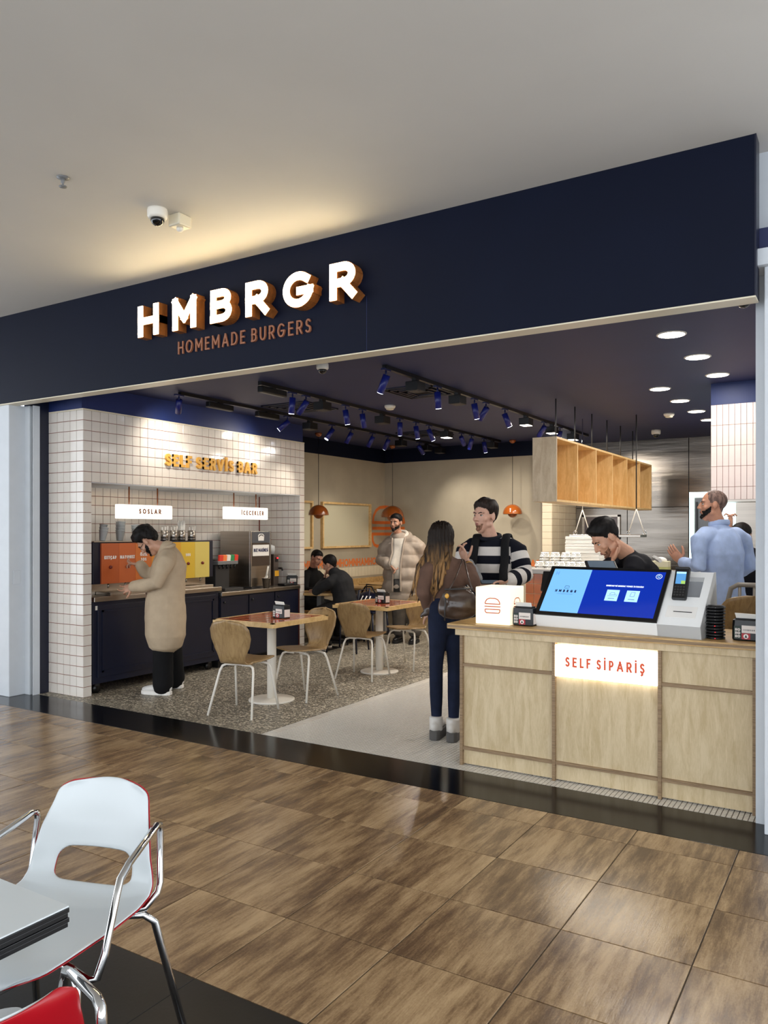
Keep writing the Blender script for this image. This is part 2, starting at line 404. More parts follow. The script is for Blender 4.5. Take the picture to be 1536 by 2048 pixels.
# ================================================================ the setting
def tile_mesh(name, ax, ay, n, w, h, t, ch, m):
    """one tile: chamfered slab, centre of its back face at the origin, normal n"""
    ax, ay, n = Vector(ax), Vector(ay), Vector(n); a, b = w/2, h/2
    def ring(k, z): return [ax*x+ay*y+n*z for x, y in ((-a+k, -b+k), (a-k, -b+k), (a-k, b-k), (-a+k, b-k))]
    vs = ring(0, 0)+ring(0, t-ch)+ring(ch, t)
    fs = [(0, 3, 2, 1), (8, 9, 10, 11)]+[(i, (i+1) % 4, 4+(i+1) % 4, 4+i) for i in range(4)]+[(4+i, 4+(i+1) % 4, 8+(i+1) % 4, 8+i) for i in range(4)]
    mb = MB(); mb.add(vs, fs); return mb.mesh(name, [m])
def put(name, me, parent, loc):
    o = bpy.data.objects.new(name, me); COL.objects.link(o); o.parent = parent; o.location = loc; return o
def tiled(parent, name, me, org, da, db, na, nb, skip=None):
    for j in range(nb):
        for i in range(na):
            if skip and skip(i, j): continue
            put(name, me, parent, Vector(org)+Vector(da)*(i+.5)+Vector(db)*(j+.5))

FY = 4.33; CEIL = 2.91; MC = 3.55
# mall floor: brown stone tiles
fl = struct(wbox('floor', (-12, 1.96, -.06), (3.5, 4.14, -.004), M_groutmall))
ys = [1.96, 2.46, 2.95, 3.44, 3.93, 4.14]
for j in range(5):
    h = ys[j+1]-ys[j]-.005
    me = tile_mesh('floor_tile', UX, UY, UZ, .4775, h, .006, .0012, M_mall)
    for i in range(-17, 8):
        put('floor_tile', me, fl, (-1.02+.4825*(i+.5), (ys[j]+ys[j+1])/2, -.006))
fb = struct(wbox('floor_food_court', (-12, -5, -.06), (3.5, 1.96, -.004), M_blackmat))
me = tile_mesh('floor_tile', UX, UY, UZ, .4805, .4875, .006, .001, M_blacktile)
for j in range(8):
    for i in range(-10, 6): put('floor_tile', me, fb, (-1.02+.4825*(i+.5), 1.96-.49*(j+.5), -.006))
struct(wbox('floor_threshold', (-12, 4.14, -.06), (3.5, 4.58, 0), M_threshold, bevel=.003))
# shop floors
struct(wbox('floor_terrazzo', (-7.2, 4.58, -.06), (-3.95, 12.2, 0), M_terr))
mo = struct(wbox('floor_mosaic', (-3.95, 4.58, -.06), (.4, 12.2, -.0025), M_mosgrout))
mb = MB(); p = .0275; g = .0034
def mos(x, y):
    mb.add([(x, y, -.004), (x+p-g, y, -.004), (x+p-g, y+p-g, -.004), (x, y+p-g, -.004),
            (x+.001, y+.001, 0), (x+p-g-.001, y+.001, 0), (x+p-g-.001, y+p-g-.001, 0), (x+.001, y+p-g-.001, 0)],
           [(4, 5, 6, 7), (0, 1, 5, 4), (1, 2, 6, 5), (2, 3, 7, 6), (3, 0, 4, 7)])
x = -3.85
while x < -.52:
    y = 4.582
    ymax = 9.2 if x < -2.24 else 4.72
    while y < ymax: mos(x, y); y += p
    x += p
o = mb.build('mosaic_tiles', M_mosaic, mo); o['kind'] = 'stuff'
me = tile_mesh('border_tile', UX, UY, UZ, .092, .112, .004, .001, M_mosaic)
for i in range(40): put('border_tile', me, mo, (-3.9, 4.582+.058+.115*i, -.004))
wbox('kitchen_floor', (-2.2, 4.75, -.004), (.4, 12.2, -.001), M_mosaic, mo)

# mall ceiling, fascia, pillars
struct(wbox('ceiling', (-14, -5, MC), (4, 4.6, MC+.2), M_mallceil))
fa = struct(wbox('wall_front_fascia', (-12, FY, 2.735), (-.49, FY+.12, MC), M_navy))
wbox('fascia_lip', (-12, FY-.004, 2.727), (-.485, FY+.12, 2.735), M_trimlight, fa)  # metal lip; its cream colour paints in the reflection along the edge
wbox('fascia_end_cap', (-.49, FY-.002, 2.735), (-.482, FY+.12, MC), M_navyl, fa)
wbox('panel_joint', (-2.82, FY-.0006, 2.737), (-2.818, FY, 3.1), M_navyband, fa)
lp = struct(wbox('wall_left_pillar', (-10, 4.36, 0), (-6.82, 4.69, 2.735), M_white, bevel=.006))
wbox('shutter_rail', (-6.82, 4.52, 0), (-6.745, 4.6, 2.735), M_white, lp, .003)
wbox('rail_gap', (-6.745, 4.55, 0), (-6.712, 4.6, 2.735), M_black, lp)
wbox('rail_edge', (-6.712, 4.53, 0), (-6.704, 4.6, 2.735), M_white, lp)
wbox('switch_plate', (-6.818, 4.40, 1.05), (-6.812, 4.47, 1.18), M_white, lp, .003)
struct(wbox('wall_left_jamb', (-6.9, 4.6, 0), (-6.71, 4.705, CEIL), M_navyl))
rp = struct(wbox('wall_right_pillar', (-.512, 4.57, 0), (1.5, 5.0, MC), M_white))
wbox('front_casing', (-.455, 4.42, .0), (1.5, 4.57, 2.9), M_white, rp, .004)
wbox('casing_ledge', (-.5, 4.38, 2.9), (1.5, 4.57, 2.985), M_white, rp, .003)
# shop ceiling
struct(wbox('ceiling_shop', (-7.2, FY+.12, CEIL), (.5, 12.4, CEIL+.2), M_navyceil))
# left: tiled box with niche, X = -6.20 face, tiles .0957
T = .0957; XW = -6.20; Y0 = 4.70; TOP = 28*T
c = struct(wbox('wall_left_column', (XW-.69, Y0+.006, 0), (XW-.006, Y0+T-.003, TOP-.001), M_grout))
tm_f = tile_mesh('tile', UX, UZ, -UY, T-.0048, T-.0048, .006, .0012, M_tile)
tm_s = tile_mesh('tile', UY, UZ, UX, T-.0048, T-.0048, .006, .0012, M_tile)
tiled(c, 'tile', tm_f, (XW-7*T, Y0+.006, 0), UX*T, UZ*T, 7, 28)
tiled(c, 'tile', tm_s, (XW-.006, Y0, 0), UY*T, UZ*T, 1, 21)
h = struct(wbox('wall_left_header', (XW-.69, Y0+T-.003, 21*T), (XW-.006, Y0+35*T, TOP-.001), M_grout))
tiled(h, 'tile', tm_s, (XW-.006, Y0, 21*T), UY*T, UZ*T, 35, 7)
wbox('soffit', (XW-.69, Y0+T, 21*T-.006), (XW-.001, Y0+34*T, 21*T), M_white, h)
wbox('tile_cap', (XW-.69, Y0, TOP-.001), (XW, Y0+35*T, TOP+.012), M_trimlight, h)
e = struct(wbox('wall_left_return', (XW-.69, Y0+34*T+.006, 0), (XW-.006, Y0+35*T, 21*T), M_grout))
tiled(e, 'tile', tm_s, (XW-.006, Y0, 0), UY*T*1, UZ*T, 35, 21, lambda i, j: i != 34)
tiled(e, 'tile', tm_f, (XW-7*T, Y0+34*T+.006, 0), UX*T, UZ*T, 7, 21, lambda i, j: j < 9)
nb = struct(wbox('wall_left_niche', (XW-.74, Y0+T, 0), (XW-.69, Y0+34*T, 21*T), M_grout))
tiled(nb, 'tile', tm_s, (XW-.69, Y0+T, 12*T), UY*T, UZ*T, 33, 9)
mb = MB()
for j in range(9, 12):
    for i in range(33):
        y, z = Y0+T*(i+1)+.0018, j*T+.0018; mb.box((XW-.69, y, z), (XW-.684, y+T-.0035, z+T-.0035))
o = mb.build('lower_tiles', M_tile, nb); o['kind'] = 'stuff'
struct(wbox('wall_left_band', (XW-.9, Y0, TOP+.012), (XW-.02, Y0+35*T-.01, CEIL), M_navyband))
# beige walls, X = -6.93 and Y = 11.2
XB, YB = -6.93, 11.2
struct(wbox('wall_left', (XB-.15, 8.0, 0), (XB, 12.4, 2.69), M_beige))
struct(wbox('wall_back', (XB, YB, 0), (-4.05, YB+.15, 2.69), M_beige))
struct(wbox('wall_left_frieze', (XB-.15, 8.0, 2.69), (XB+.012, YB, CEIL), M_navy))
struct(wbox('wall_back_frieze', (XB, YB-.012, 2.69), (-4.05, YB+.15, CEIL), M_navy))
# cream tiled return at the end of the back wall
r = struct(wbox('wall_back_return', (-4.05, 10.906, 0), (-3.906, 12.0, 2.69), M_grout))
me1 = tile_mesh('tile', UX, UZ, -UY, .140, .093, .006, .001, M_tilecream)
me2 = tile_mesh('tile', UY, UZ, UX, .270, .093, .006, .001, M_tilecream)
for j in range(8, 28):
    put('tile', me1, r, (-3.977, 10.906, .048+.096*j))
    for i in range(4): put('tile', me2, r, (-3.906, 11.04+.274*i, .048+.096*j))
# kitchen: steel wall, bulkhead over the pass
kw = struct(wbox('wall_kitchen', (-4.05, 12.0, 0), (.5, 12.15, CEIL), M_blackmat))
xs = [-3.9, atY(1255, 1040, 12).x, atY(1378, 900, 12).x, .5]
for i, (a, b) in enumerate(((-3.9, xs[1]), (xs[1], xs[2]), (xs[2], .5))):
    MB().box((a+.004, 11.985, .9), (b-.004, 12.0, 1.9)).build('steel_panel', M_steelwall, kw, bevel=.002)
for a, b in ((-3.9, xs[1]-.7), (xs[1]-.7, xs[2]), (xs[2], .5)):
    MB().box((a+.004, 11.985, 1.906), (b-.004, 12.0, CEIL)).build('steel_panel', M_steelwall, kw, bevel=.002)
# steel frame with dark pass-through door
a, b = atY(1165, 1030, 11.98), atY(1241, 1078, 11.98)
MB().box((a.x, 11.95, b.z), (b.x, 11.985, b.z+.035)).box((a.x, 11.95, a.z-.035), (b.x, 11.985, a.z)).box((a.x, 11.95, b.z), (a.x+.04, 11.985, a.z)).box((b.x-.04, 11.95, b.z), (b.x, 11.985, a.z)).build('hatch_frame', M_steel, kw, bevel=.003)
wbox('hatch_door', (a.x+.04, 11.965, b.z+.035), (b.x-.04, 11.984, a.z-.035), mat('hatch_grey', (92, 84, 84), .35, .6), kw)
# bulkhead with tall cream tiles
YK = 7.75
a, b = atY(1422, 811, YK), atY(1422, 1000, YK)
bk = struct(wbox('wall_kitchen_bulkhead', (a.x, YK, b.z), (.5, YK+.25, a.z), M_grout))
wbox('bulkhead_paint', (a.x, YK-.004, a.z), (.5, YK+.25, CEIL), M_navyband, bk)
wbox('steel_edge', (a.x, YK-.004, b.z-.02), (.5, YK+.25, b.z), M_steel, bk)
pw = (atY(1505, 900, YK).x-a.x)/6.9; ph = (a.z-b.z)/4.62
me = tile_mesh('tile', UX, UZ, -UY, pw-.003, ph-.003, .006, .001, mat('pink_cream_tile', (226, 208, 200), .18, var=.02, rand=1))
for j in range(4):
    for i in range(8): put('tile', me, bk, (a.x+pw*(i+.5), YK, a.z-ph*(j+.5)))
me = tile_mesh('tile', UX, UZ, -UY, pw-.003, ph*.62-.003, .006, .001, MATS['pink_cream_tile'])
for i in range(8): put('tile', me, bk, (a.x+pw*(i+.5), YK, b.z+ph*.31))
struct(wbox('wall_right', (-.45, 5.0, 0), (-.4, 12.2, CEIL), M_white))
# burger emblem and the row of letters painted on the beige walls
def stroke(mb, pts, w, n, d=.002):
    n = Vector(n); pts = [Vector(p) for p in pts]; d0 = d
    for i in range(len(pts)-1):
        d = d0+2.5e-5*(2*i+1)
        a, b = pts[i], pts[i+1]; t = (b-a).normalized(); s = n.cross(t)*w/2
        mb.prism([a-s, b-s, b+s, a+s], n*d)
        if i: mb.prism([a+t*(w/2*math.cos(k*math.pi/4))+n.cross(t)*(w/2*math.sin(k*math.pi/4)) for k in range(8)], n*(d+2.5e-5))
    return mb
def half_burger(mb, o, dx, n, w=.05):
    A = [(0, 1.955), (.16, 1.94), (.27, 1.89), (.345, 1.80), (.375, 1.69), (0, 1.69)]
    B = [(0, 1.50), (.385, 1.50), (.375, 1.385), (.33, 1.325), (.25, 1.30), (0, 1.30)]
    for pl in (A, [(0, 1.595), (.39, 1.595)], B): stroke(mb, [o+dx*p[0]+UZ*p[1] for p in pl], w, n)
    return mb
half_burger(MB(), Vector((XB, YB, 0)), -UY, UX).build('burger_emblem', M_orange, bpy.data.objects['wall_left'])
half_burger(MB(), Vector((XB, YB, 0)), UX, -UY).build('burger_emblem', M_orange, bpy.data.objects['wall_back'])
mb = MB(); text(mb, 'HAMHOMNHAMHOMNHAMHOMNHAMHOM', (XB, 7.95, .995), UY, UZ, .12, .026, .012, fit=3.1); mb.build('wall_lettering', M_orange, bpy.data.objects['wall_left'])
mb = MB(); text(mb, 'HAMHOMNHAMHOMNHAMHOMNHAM', (XB+.1, YB, .995), UX, -UY*0+UZ, .12, .026, .012, fit=2.7); mb.build('wall_lettering', M_orange, bpy.data.objects['wall_back'])
# dado of upright white tiles along both walls
dm = tile_mesh('dado_tile', UY, UZ, UX, .088, .15, .008, .001, M_tilecream)
for i in range(35): put('dado_tile', dm, bpy.data.objects['wall_left'], (XB, 8.02+.091*(i+.5), .905))
dm = tile_mesh('dado_tile', UX, UZ, -UY, .088, .15, .008, .001, M_tilecream)
for i in range(31): put('dado_tile', dm, bpy.data.objects['wall_back'], (XB+.01+.091*(i+.5), YB, .905))
# ================================================================ signs on the fascia
def fx(u, Y): return atY(u, 800, Y).x
sg = thing('shop_sign', 'glowing thick channel letters reading HMBRGR on the navy fascia', 'sign', (fx(276, FY), FY, 3.075))
DEP = .085
zb = atY(276, 675, FY-DEP).z; ztop = atY(276, 612, FY-DEP).z; LH = .25
ORD = ['first', 'second', 'third', 'fourth', 'fifth', 'sixth', 'seventh', 'eighth', 'ninth', 'tenth', 'eleventh']
for ch, u0, u1 in (('H', 276, 318), ('M', 345, 393), ('B', 421, 465), ('R', 491, 538), ('G', 566, 628), ('R', 659, 713)):
    x0, x1 = fx(u0, FY-DEP), fx(u1, FY-DEP)
    o = Vector((x0, FY, 3.078)); w = .062
    xs = (x1-x0)/(GL[ch][0]*LH)
    mb = MB(); glyph(mb, ch, o, UX, UZ, LH, w, DEP, 0, xs)
    lt = mb.build('letter', M_signside, sg, sg.location, rel=True); lt.location = (0, 0, 0)
    mb = MB(); glyph(mb, ch, o-UY*DEP+Vector((.004, 0, .004)), UX, UZ, LH-.008, w-.008, .006, 0, (x1-x0-.008)/(GL[ch][0]*(LH-.008)))
    mb.v = [tuple(Vector(p)-sg.location) for p in mb.v]
    mb.build('letter_face', M_signface, lt)
tg = thing('tagline_lettering', 'small bronze letters reading HOMEMADE BURGERS under the glowing letters', 'sign', (fx(358, FY), FY, 2.92))
mb = MB(); x = fx(358, FY); full = fx(640, FY)-x; s = 'HOMEMADE BURGERS'; hh = .098
k = full/text_width(s, hh, .012, .032)
x = 0
for chh in s:
    if chh == ' ': x += hh*.36; continue
    mb = MB(); adv = glyph(mb, chh, Vector((x, 0, 0)), UX, UZ, hh, .012, .012, 0, k*.92); mb.build('letter', M_tag, tg); x += adv+.032*k
# ================================================================ mall ceiling fittings
p = atZ(126, 355, MC)
t = thing('sprinkler_head', 'small metal sprinkler head on the white mall ceiling', 'sprinkler', p)
MB().lathe([(.035, 0), (.035, -.004), (.012, -.01)], n=16).build('escutcheon', M_grey, t)
MB().lathe([(.012, -.008), (.012, -.03), (.006, -.034), (.006, -.05)], n=12).build('stem', M_grey, t)
MB().lathe([(.022, -.05), (.022, -.054)], n=14).build('deflector', M_grey, t)
def dome_camera(p, label, r=.06, group=None, inv=False):
    t = thing('dome_camera', label, 'camera', p, group=group)
    MB().lathe([(r*.95, 0), (r, -.01), (r, -r*.75), (r*.9, -r*.95), (r*.72, -r)], n=24).build('housing', M_whitemetal, t)
    MB().lathe([(r*.70, -r*.97), (r*.68, -r*1.25), (r*.52, -r*1.5), (r*.28, -r*1.65), (.004, -r*1.7)], n=20).build('dome', mat('smoked_dome', (14, 14, 16), .06, coat=.5) if 'smoked_dome' not in MATS else MATS['smoked_dome'], t)
    return t
p = atZ(315, 418, MC); dome_camera(p, 'white dome camera with dark bubble under the mall ceiling beside a junction box', .062)
q = atZ(360, 432, MC)
t = thing('junction_box', 'cream junction box with small round emergency lamp beside the dome camera', 'box', q)
MB().box((-.05, -.055, -.075), (.05, .055, 0)).build('housing', M_trimlight, t, bevel=.01)
MB().lathe([(.022, -.075), (.022, -.09), (.012, -.1)], n=16).build('lamp', M_lampon if False else M_whitemetal, t)
p = atZ(645, 727, CEIL); dome_camera(p, 'small white dome camera on the navy ceiling behind the fascia', .05)
p = atZ(1312, 860, CEIL); dome_camera(p, 'small white dome camera near the steel kitchen wall', .06)
p = atZ(1488, 590, 2.9); p.z = CEIL; dome_camera(p, 'dome camera tucked behind the right end of the fascia', .05)
for (u, v, lab) in ((780, 811, 'round white smoke detector on the navy ceiling between the lighting tracks'), (1338, 827, 'round white smoke detector on the ceiling near the downlights')):
    t = thing('smoke_detector', lab, 'detector', atZ(u, v, CEIL))
    MB().lathe([(.06, 0), (.06, -.015), (.052, -.03)], n=24).build('base', M_whitemetal, t)
    MB().lathe([(.044, -.03), (.04, -.045), (.02, -.05)], n=24).build('sensor', M_trimlight, t)
# ================================================================ downlights
for (u, v, lab, txt) in ((1343, 668, 0, 'closest to the fascia in the row ending at the tiled bulkhead'), (1395, 713, 0, 'between two others in the row ending at the tiled bulkhead'), (1435, 749, 0, 'closest to the tiled bulkhead'), (1320, 777, 1, 'first in the row from the hanging shelf to the steel wall'), (1360, 801, 1, 'second in the row to the steel wall'), (1393, 822, 1, 'third in the row to the steel wall'), (1418, 839, 1, 'half hidden by the bulkhead corner')):
    p = atZ(u, v, CEIL)
    t = thing('ceiling_downlight', 'round flush downlight '+txt, 'ceiling lamp', p,
              group='downlights above the serving counter' if lab == 0 else 'downlights leading to the steel wall')
    MB().lathe([(.1, 0), (.1, -.006), (.088, -.008)], n=28).build('ring', M_whitemetal, t)
    MB().lathe([(.087, -.004), (.087, -.009)], n=28).build('diffuser', M_lampon, t)
    aim_light('downlight_lamp', 'AREA', p+Vector((0, 0, -.015)), p-UZ, 8 if lab == 0 else 13, (1, .95, .88), t, .16)
# ================================================================ track lighting
def onTrack(u, X):
    return atX(u, 800, X).y
M_trk = mat('track_navy', (24, 34, 84), .4)
def cyl_lamp(t0, X, Y, lit, aim, warm=False, power=46, lab='', grp=''):
    p = Vector((X, Y, CEIL))
    t = thing('track_spotlight', lab, 'spotlight', p, group=grp)
    MB().box((-.018, -.05, -.045), (.018, .05, -.03)).build('adapter', M_trk, t)
    MB().tube([(0, 0, -.045), (0, 0, -.095)], .008).build('stem', M_trk, t)
    c = Vector((0, 0, -.1)); a = (Vector(aim)-(p+c)).normalized()
    if a.z > -.35: a = (a+Vector((0, 0, -.6))).normalized()
    s = c-a*.02; e = c+a*.135
    MB().tube([s, e], .031, 18).build('barrel', mat('spot_blue', (20, 30, 110), .35) if 'spot_blue' not in MATS else MATS['spot_blue'], t)
    if lit:
        MB().tube([e-a*.002, e+a*.0025], .026, 18).build('lens', M_lampcool, t)
        aim_light('spot_lamp', 'SPOT', p+e+a*.012, p+e+a, power, (1, .92, .80) if warm else (1, .95, .87), t, .026, 150 if power < 30 else 70, 1.0 if power < 30 else .9)
    else:
        MB().tube([e-a*.002, e+a*.002], .026, 18).build('lens', M_dark, t)
def box_lamp(X, Y, lit, lab, grp):
    p = Vector((X, Y, CEIL)); t = thing('track_floodlight', lab, 'floodlight', p, group=grp)
    MB().box((-.02, -.03, -.06), (.02, .03, -.03)).build('adapter', M_black, t)
    MB().box((-.06, -.075, -.14), (.06, .075, -.06)).build('housing', M_black, t, bevel=.004)
    MB().box((-.05, -.065, -.143), (.05, .065, -.139)).build('lens', M_lampon if lit else M_dark, t)
    if lit: aim_light('flood_lamp', 'AREA', p+Vector((0, 0, -.15)), p-UZ, 24, (1, .93, .83), t, .1)
def driver(X, Y, lab, grp):
    t = thing('track_driver', lab, 'driver box', (X, Y, CEIL), group=grp)
    MB().box((-.02, -.03, -.05), (.02, .03, -.03)).build('adapter', M_black, t)
    MB().box((-.03, -.18, -.1), (.03, .18, -.04)).build('housing', M_black, t, bevel=.01)
def track(X, lab):
    t = thing('lighting_track', lab, 'track', (X, 8.15, CEIL))
    MB().box((-.018, -2.7, -.032), (.018, 2.7, 0)).build('rail', M_black, t)
    for y in (-2.7, 2.69): MB().box((-.02, y-.01, -.034), (.02, y+.03, 0)).build('end_cap', M_black, t)
T1, T2, T3 = -3.37, -4.7, -5.72
track(T1, 'long black lighting track nearest the hanging birch shelf'); track(T2, 'long black lighting track running between the other two tracks'); track(T3, 'long black lighting track beside the white tiled wall')
g1, g2, g3 = 'fittings on the track nearest the hanging shelf', 'fittings on the middle track', 'fittings on the track beside the tiled wall'
s1 = '%s navy spotlight from the fascia on the track nearest the hanging shelf'; s2 = '%s navy spotlight from the fascia on the track between the other two'; s3 = '%s navy spotlight from the fascia on the track beside the tiled wall'
for i_, (u, lit, aim) in enumerate(((772, 1, (-4.4, 5.6, .8)), (875, 1, (-3.4, 6.9, 0)), (949, 1, (-3.2, 8.1, 0)), (972, 0, (-5, 8.2, 1)), (1010, 1, (-2.6, 9.0, 0)), (1088, 0, (-5, 10, 1)), (1120, 0, (-4, 10.4, 1)))):
    cyl_lamp(0, T1, onTrack(u, T1), lit, aim, lab=s1 % ORD[i_]+(', lit' if lit else ', switched off'), grp=g1)
for i_, (u, lit) in enumerate(((831, 0), (915, 0), (1052, 1), (1104, 1), (1146, 1))):
    box_lamp(T1, onTrack(u, T1), lit, '%s black floodlight from the fascia on the track nearest the hanging shelf, %s' % (ORD[i_], 'glowing' if lit else 'unlit'), g1)
for i_, (u, lit, aim) in enumerate(((585, 1, (-5, 6.0, .6)), (612, 0, (-6.4, 6, .8)), (691, 1, (-4.6, 7.3, .7)), (725, 0, (-4.7, 7.9, 0)), (800, 1, (-5.2, 8.8, 0)), (832, 1, (-4.6, 9.1, 0)), (858, 1, (-3.9, 9.9, 0)), (923, 1, (-4.9, 11.2, 1.6)), (943, 0, (-5.6, 10.6, 1)), (968, 1, (-4.6, 10.9, 1)))):
    cyl_lamp(0, T2, onTrack(u, T2), lit, aim, warm=(u > 850), lab=s2 % ORD[i_]+(', lit' if lit else ', switched off'), grp=g2)
for i_, (u, lit) in enumerate(((645, 0), (765, 0), (893, 1), (985, 0))):
    box_lamp(T2, onTrack(u, T2), lit, '%s black floodlight from the fascia on the track between the other two, %s' % (ORD[i_], 'glowing' if lit else 'unlit'), g2)
driver(T2, onTrack(545, T2), 'black driver box clipped to the track between the other two', None)
for i_, (u, lit, aim) in enumerate(((358, 1, (-6.3, 5.9, 2.1)), (575, 1, (-6.5, 6.6, 2.0)), (664, 1, (-6.4, 7.0, 1.0)), (702, 0, (-6.9, 8.4, 1)), (745, 0, (-6.9, 9, 1)), (776, 1, (-6.8, 9.6, 1.2)), (838, 1, (-5.4, 11.2, 1.7)))):
    cyl_lamp(0, T3, onTrack(u, T3), lit, aim, warm=True, power=26 if u < 500 else 17 if u < 600 else 36, lab=s3 % ORD[i_]+(', lit' if lit else ', switched off'), grp=g3)
for i_, u in enumerate((620, 802, 853, 880)):
    box_lamp(T3, onTrack(u, T3), 0, '%s black unlit floodlight from the fascia on the track beside the tiled wall' % ORD[i_], g3)
for i_, u in enumerate((440, 535)): driver(T3, onTrack(u, T3), '%s black driver box from the fascia on the track beside the tiled wall' % ORD[i_], g3)
# square air diffusers
for (u, v, lab) in ((845, 782, 'square navy air diffuser beside the track nearest the hanging shelf'), (600, 814, 'square navy air diffuser between the tracks near the fascia'), (850, 867, 'square navy air diffuser near the dark end of the tracks')):
    p = atZ(u, v, CEIL); t = thing('air_diffuser', lab, 'vent', p)
    for k, s in enumerate((.3, .24, .18, .12)):
        mb = MB(); z0, z1 = -.012-.004*k, -.004*k
        for a, b in (((-s, -s), (s, -s+.02)), ((-s, s-.02), (s, s)), ((-s, -s), (-s+.02, s)), ((s-.02, -s), (s, s))): mb.box((a[0], a[1], z0), (b[0], b[1], z1))
        mb.build('louvre', M_navyl, t)
    wbox('back_plate', (-.29, -.29, -.003), (.29, .29, 0), M_blackmat, t)
# ================================================================ pendants
for (u, vc, vb, w, lab) in ((637, 866, 1030, 41, 'copper dome pendant hanging over the seated couple'), (785, 891, 1034, 46, 'copper dome pendant hanging in the corner in front of the burger emblem'), (1025, 880, 1028, 39, 'copper dome pendant hanging in front of the back wall beside the hanging shelf')):
    p = atZ(u, vc, CEIL); d = (p.x*VX+p.y*VY)
    r = w/2/F*d; zb = EYE+(HY-vb)/F*d-CEIL
    t = thing('pendant_lamp', lab, 'pendant lamp', p)
    MB().lathe([(.05, 0), (.048, -.02), (.03, -.045), (.006, -.052)], n=20).build('ceiling_cup', M_copper, t)
    MB().tube([(0, 0, -.05), (0, 0, zb+r*.98)], .004).build('cord', M_black, t)
    pr = [(r*math.cos(a), zb+r*math.sin(a)) for a in [math.pi/2*i/10 for i in range(10)]]+[(.006, zb+r)]
    inner = [(max(x-.004, .003), z-.003) for x, z in reversed(pr)]
    MB().lathe(pr+inner+[pr[0]], n=32, close=False).build('shade', M_copper, t)
    r2 = r*.52
    MB().lathe([(r2*math.cos(a), zb+.02-r2*math.sin(a)) for a in [math.pi/2*i/10 for i in range(10)]]+[(.004, zb+.02-r2)], n=28).build('lower_bowl', M_copper, t)
    MB().ell((0, 0, zb+.05), (.02, 0, 0), (0, .02, 0), (0, 0, .025)).build('bulb', mat('warm_bulb', (255, 220, 150), .4, emit=8, ecol=(255, 205, 130)) if 'warm_bulb' not in MATS else MATS['warm_bulb'], t)
# ================================================================ self-service bar
XF = -6.22
t = thing('gold_lettering_sign', 'raised gold letters reading SELF SERVIS BAR on the white tiled wall', 'sign', (XW, atX(329, 930, XW).y, 0))
yl = atX(329, 930, XW).y; yr = atX(511, 940, XW).y; zt = atX(420, 926, XW).z
s = 'SELF SERVİS BAR'; hh = .128; k = (yr-yl)/text_width(s, hh, .028, .03); x = 0
for c in s:
    if c == ' ': x += hh*.36*k; continue
    mb = MB(); adv = glyph(mb, c, Vector((0, x, 0)), UY, UZ, hh, .028, .025, 0, k); mb.build('letter', M_gold, t).location = (.001, 0, 2.225); x += adv+.03*k
t.location.z = 0
# hanging light boxes
for (u0, u1, v0, v1, txt, lab, ta, tb) in ((236, 345, 1008, 1037, 'SOSLAR', 'glowing hanging light box reading SOSLAR above the sauce dispenser', 278, 322),
                                   (451, 536, 1013, 1038, 'İCECEKLER', 'glowing hanging light box reading ICECEKLER above the ice machine', 483, 527)):
    Xs = -6.42
    a, b = atX(u0, v0, Xs), atX(u1, v1, Xs)
    z0, z1 = atX(u0, v1, Xs).z, a.z
    t = thing('light_box', lab, 'light box', (Xs, a.y, z0)); L = b.y-a.y; Hh = z1-z0
    MB().box((-.05, 0, 0), (0, L, Hh)).build('housing', M_lightbox, t, bevel=.008)
    mb = MB(); y0 = atX(ta, 1020, Xs).y-a.y; y1 = atX(tb, 1020, Xs).y-a.y
    text(mb, txt, (.0005, y0, Hh*.36), UY, UZ, Hh*.36, .012, .02, fit=y1-y0); mb.build('lettering', M_tag, t)
    for f in (.22, .74):
        MB().tube([(-.025, L*f, Hh-.005), (-.025, L*f, 21*T-.006-z0)], .008).build('rod', M_copper, t)
# cabinets
def door(t, y0, y1, z0, z1, handle=False, parent_x=0):
    d = MB().box((parent_x, y0, z0), (parent_x+.014, y1, z1)).build('door', M_navyl, t, bevel=.002)
    mb = MB(); e = .045
    for a, b in (((y0+e, z0+e), (y1-e, z0+e+.018)), ((y0+e, z1-e-.018), (y1-e, z1-e)), ((y0+e, z0+e), (y0+e+.018, z1-e)), ((y1-e-.018, z0+e), (y1-e, z1-e))):
        mb.box((parent_x+.012, a[0], a[1]), (parent_x+.024, b[0], b[1]))
    mb.build('panel_moulding', M_navyl, d)
    return d
Ya, Yb, Yc = 4.82, 6.50, 7.94
t = thing('sauce_cabinet', 'navy panelled cabinet on casters with steel top under the sauce dispenser', 'cabinet', (XF, Ya, 0))
MB().box((-.6, 0, .1), (0, Yb-Ya, .88)).build('body', M_navyl, t, bevel=.003)
door(t, .05, .82, .16, .84); door(t, .86, Yb-Ya-.05, .16, .84)
MB().box((-.62, -.01, .88), (.04, Yb-Ya+.01, .925)).build('steel_top', M_steel, t, bevel=.003)
for y in (.09, Yb-Ya-.09):
    for x in (-.07, -.53):
        c = MB().box((x-.025, y-.025, .07), (x+.025, y+.025, .1)).build('caster', M_dark, t)
        MB().tube([(x-.015, y, .045), (x+.015, y, .045)], .045, 16).build('wheel', M_black, c)
MB().box((0, .03, .80), (.006, .055, .84)).build('lock_plate', M_whitemetal, t)
t = thing('drinks_cabinet', 'low navy cabinet with steel top under the ice machine', 'cabinet', (XF, Yb+.015, 0))
L = Yc-Yb-.015
MB().box((-.6, 0, .08), (0, L, .815)).build('body', M_navyl, t, bevel=.003)
for i in range(3): 
    d = MB().box((0, .01+i*L/3, .1), (.014, (i+1)*L/3-.01, .8)).build('door', M_navyl, t, bevel=.002)
    MB().tube([(.014, .06+i*L/3, .74), (.03, .06+i*L/3, .74)], .012, 12).build('knob', M_black, d)
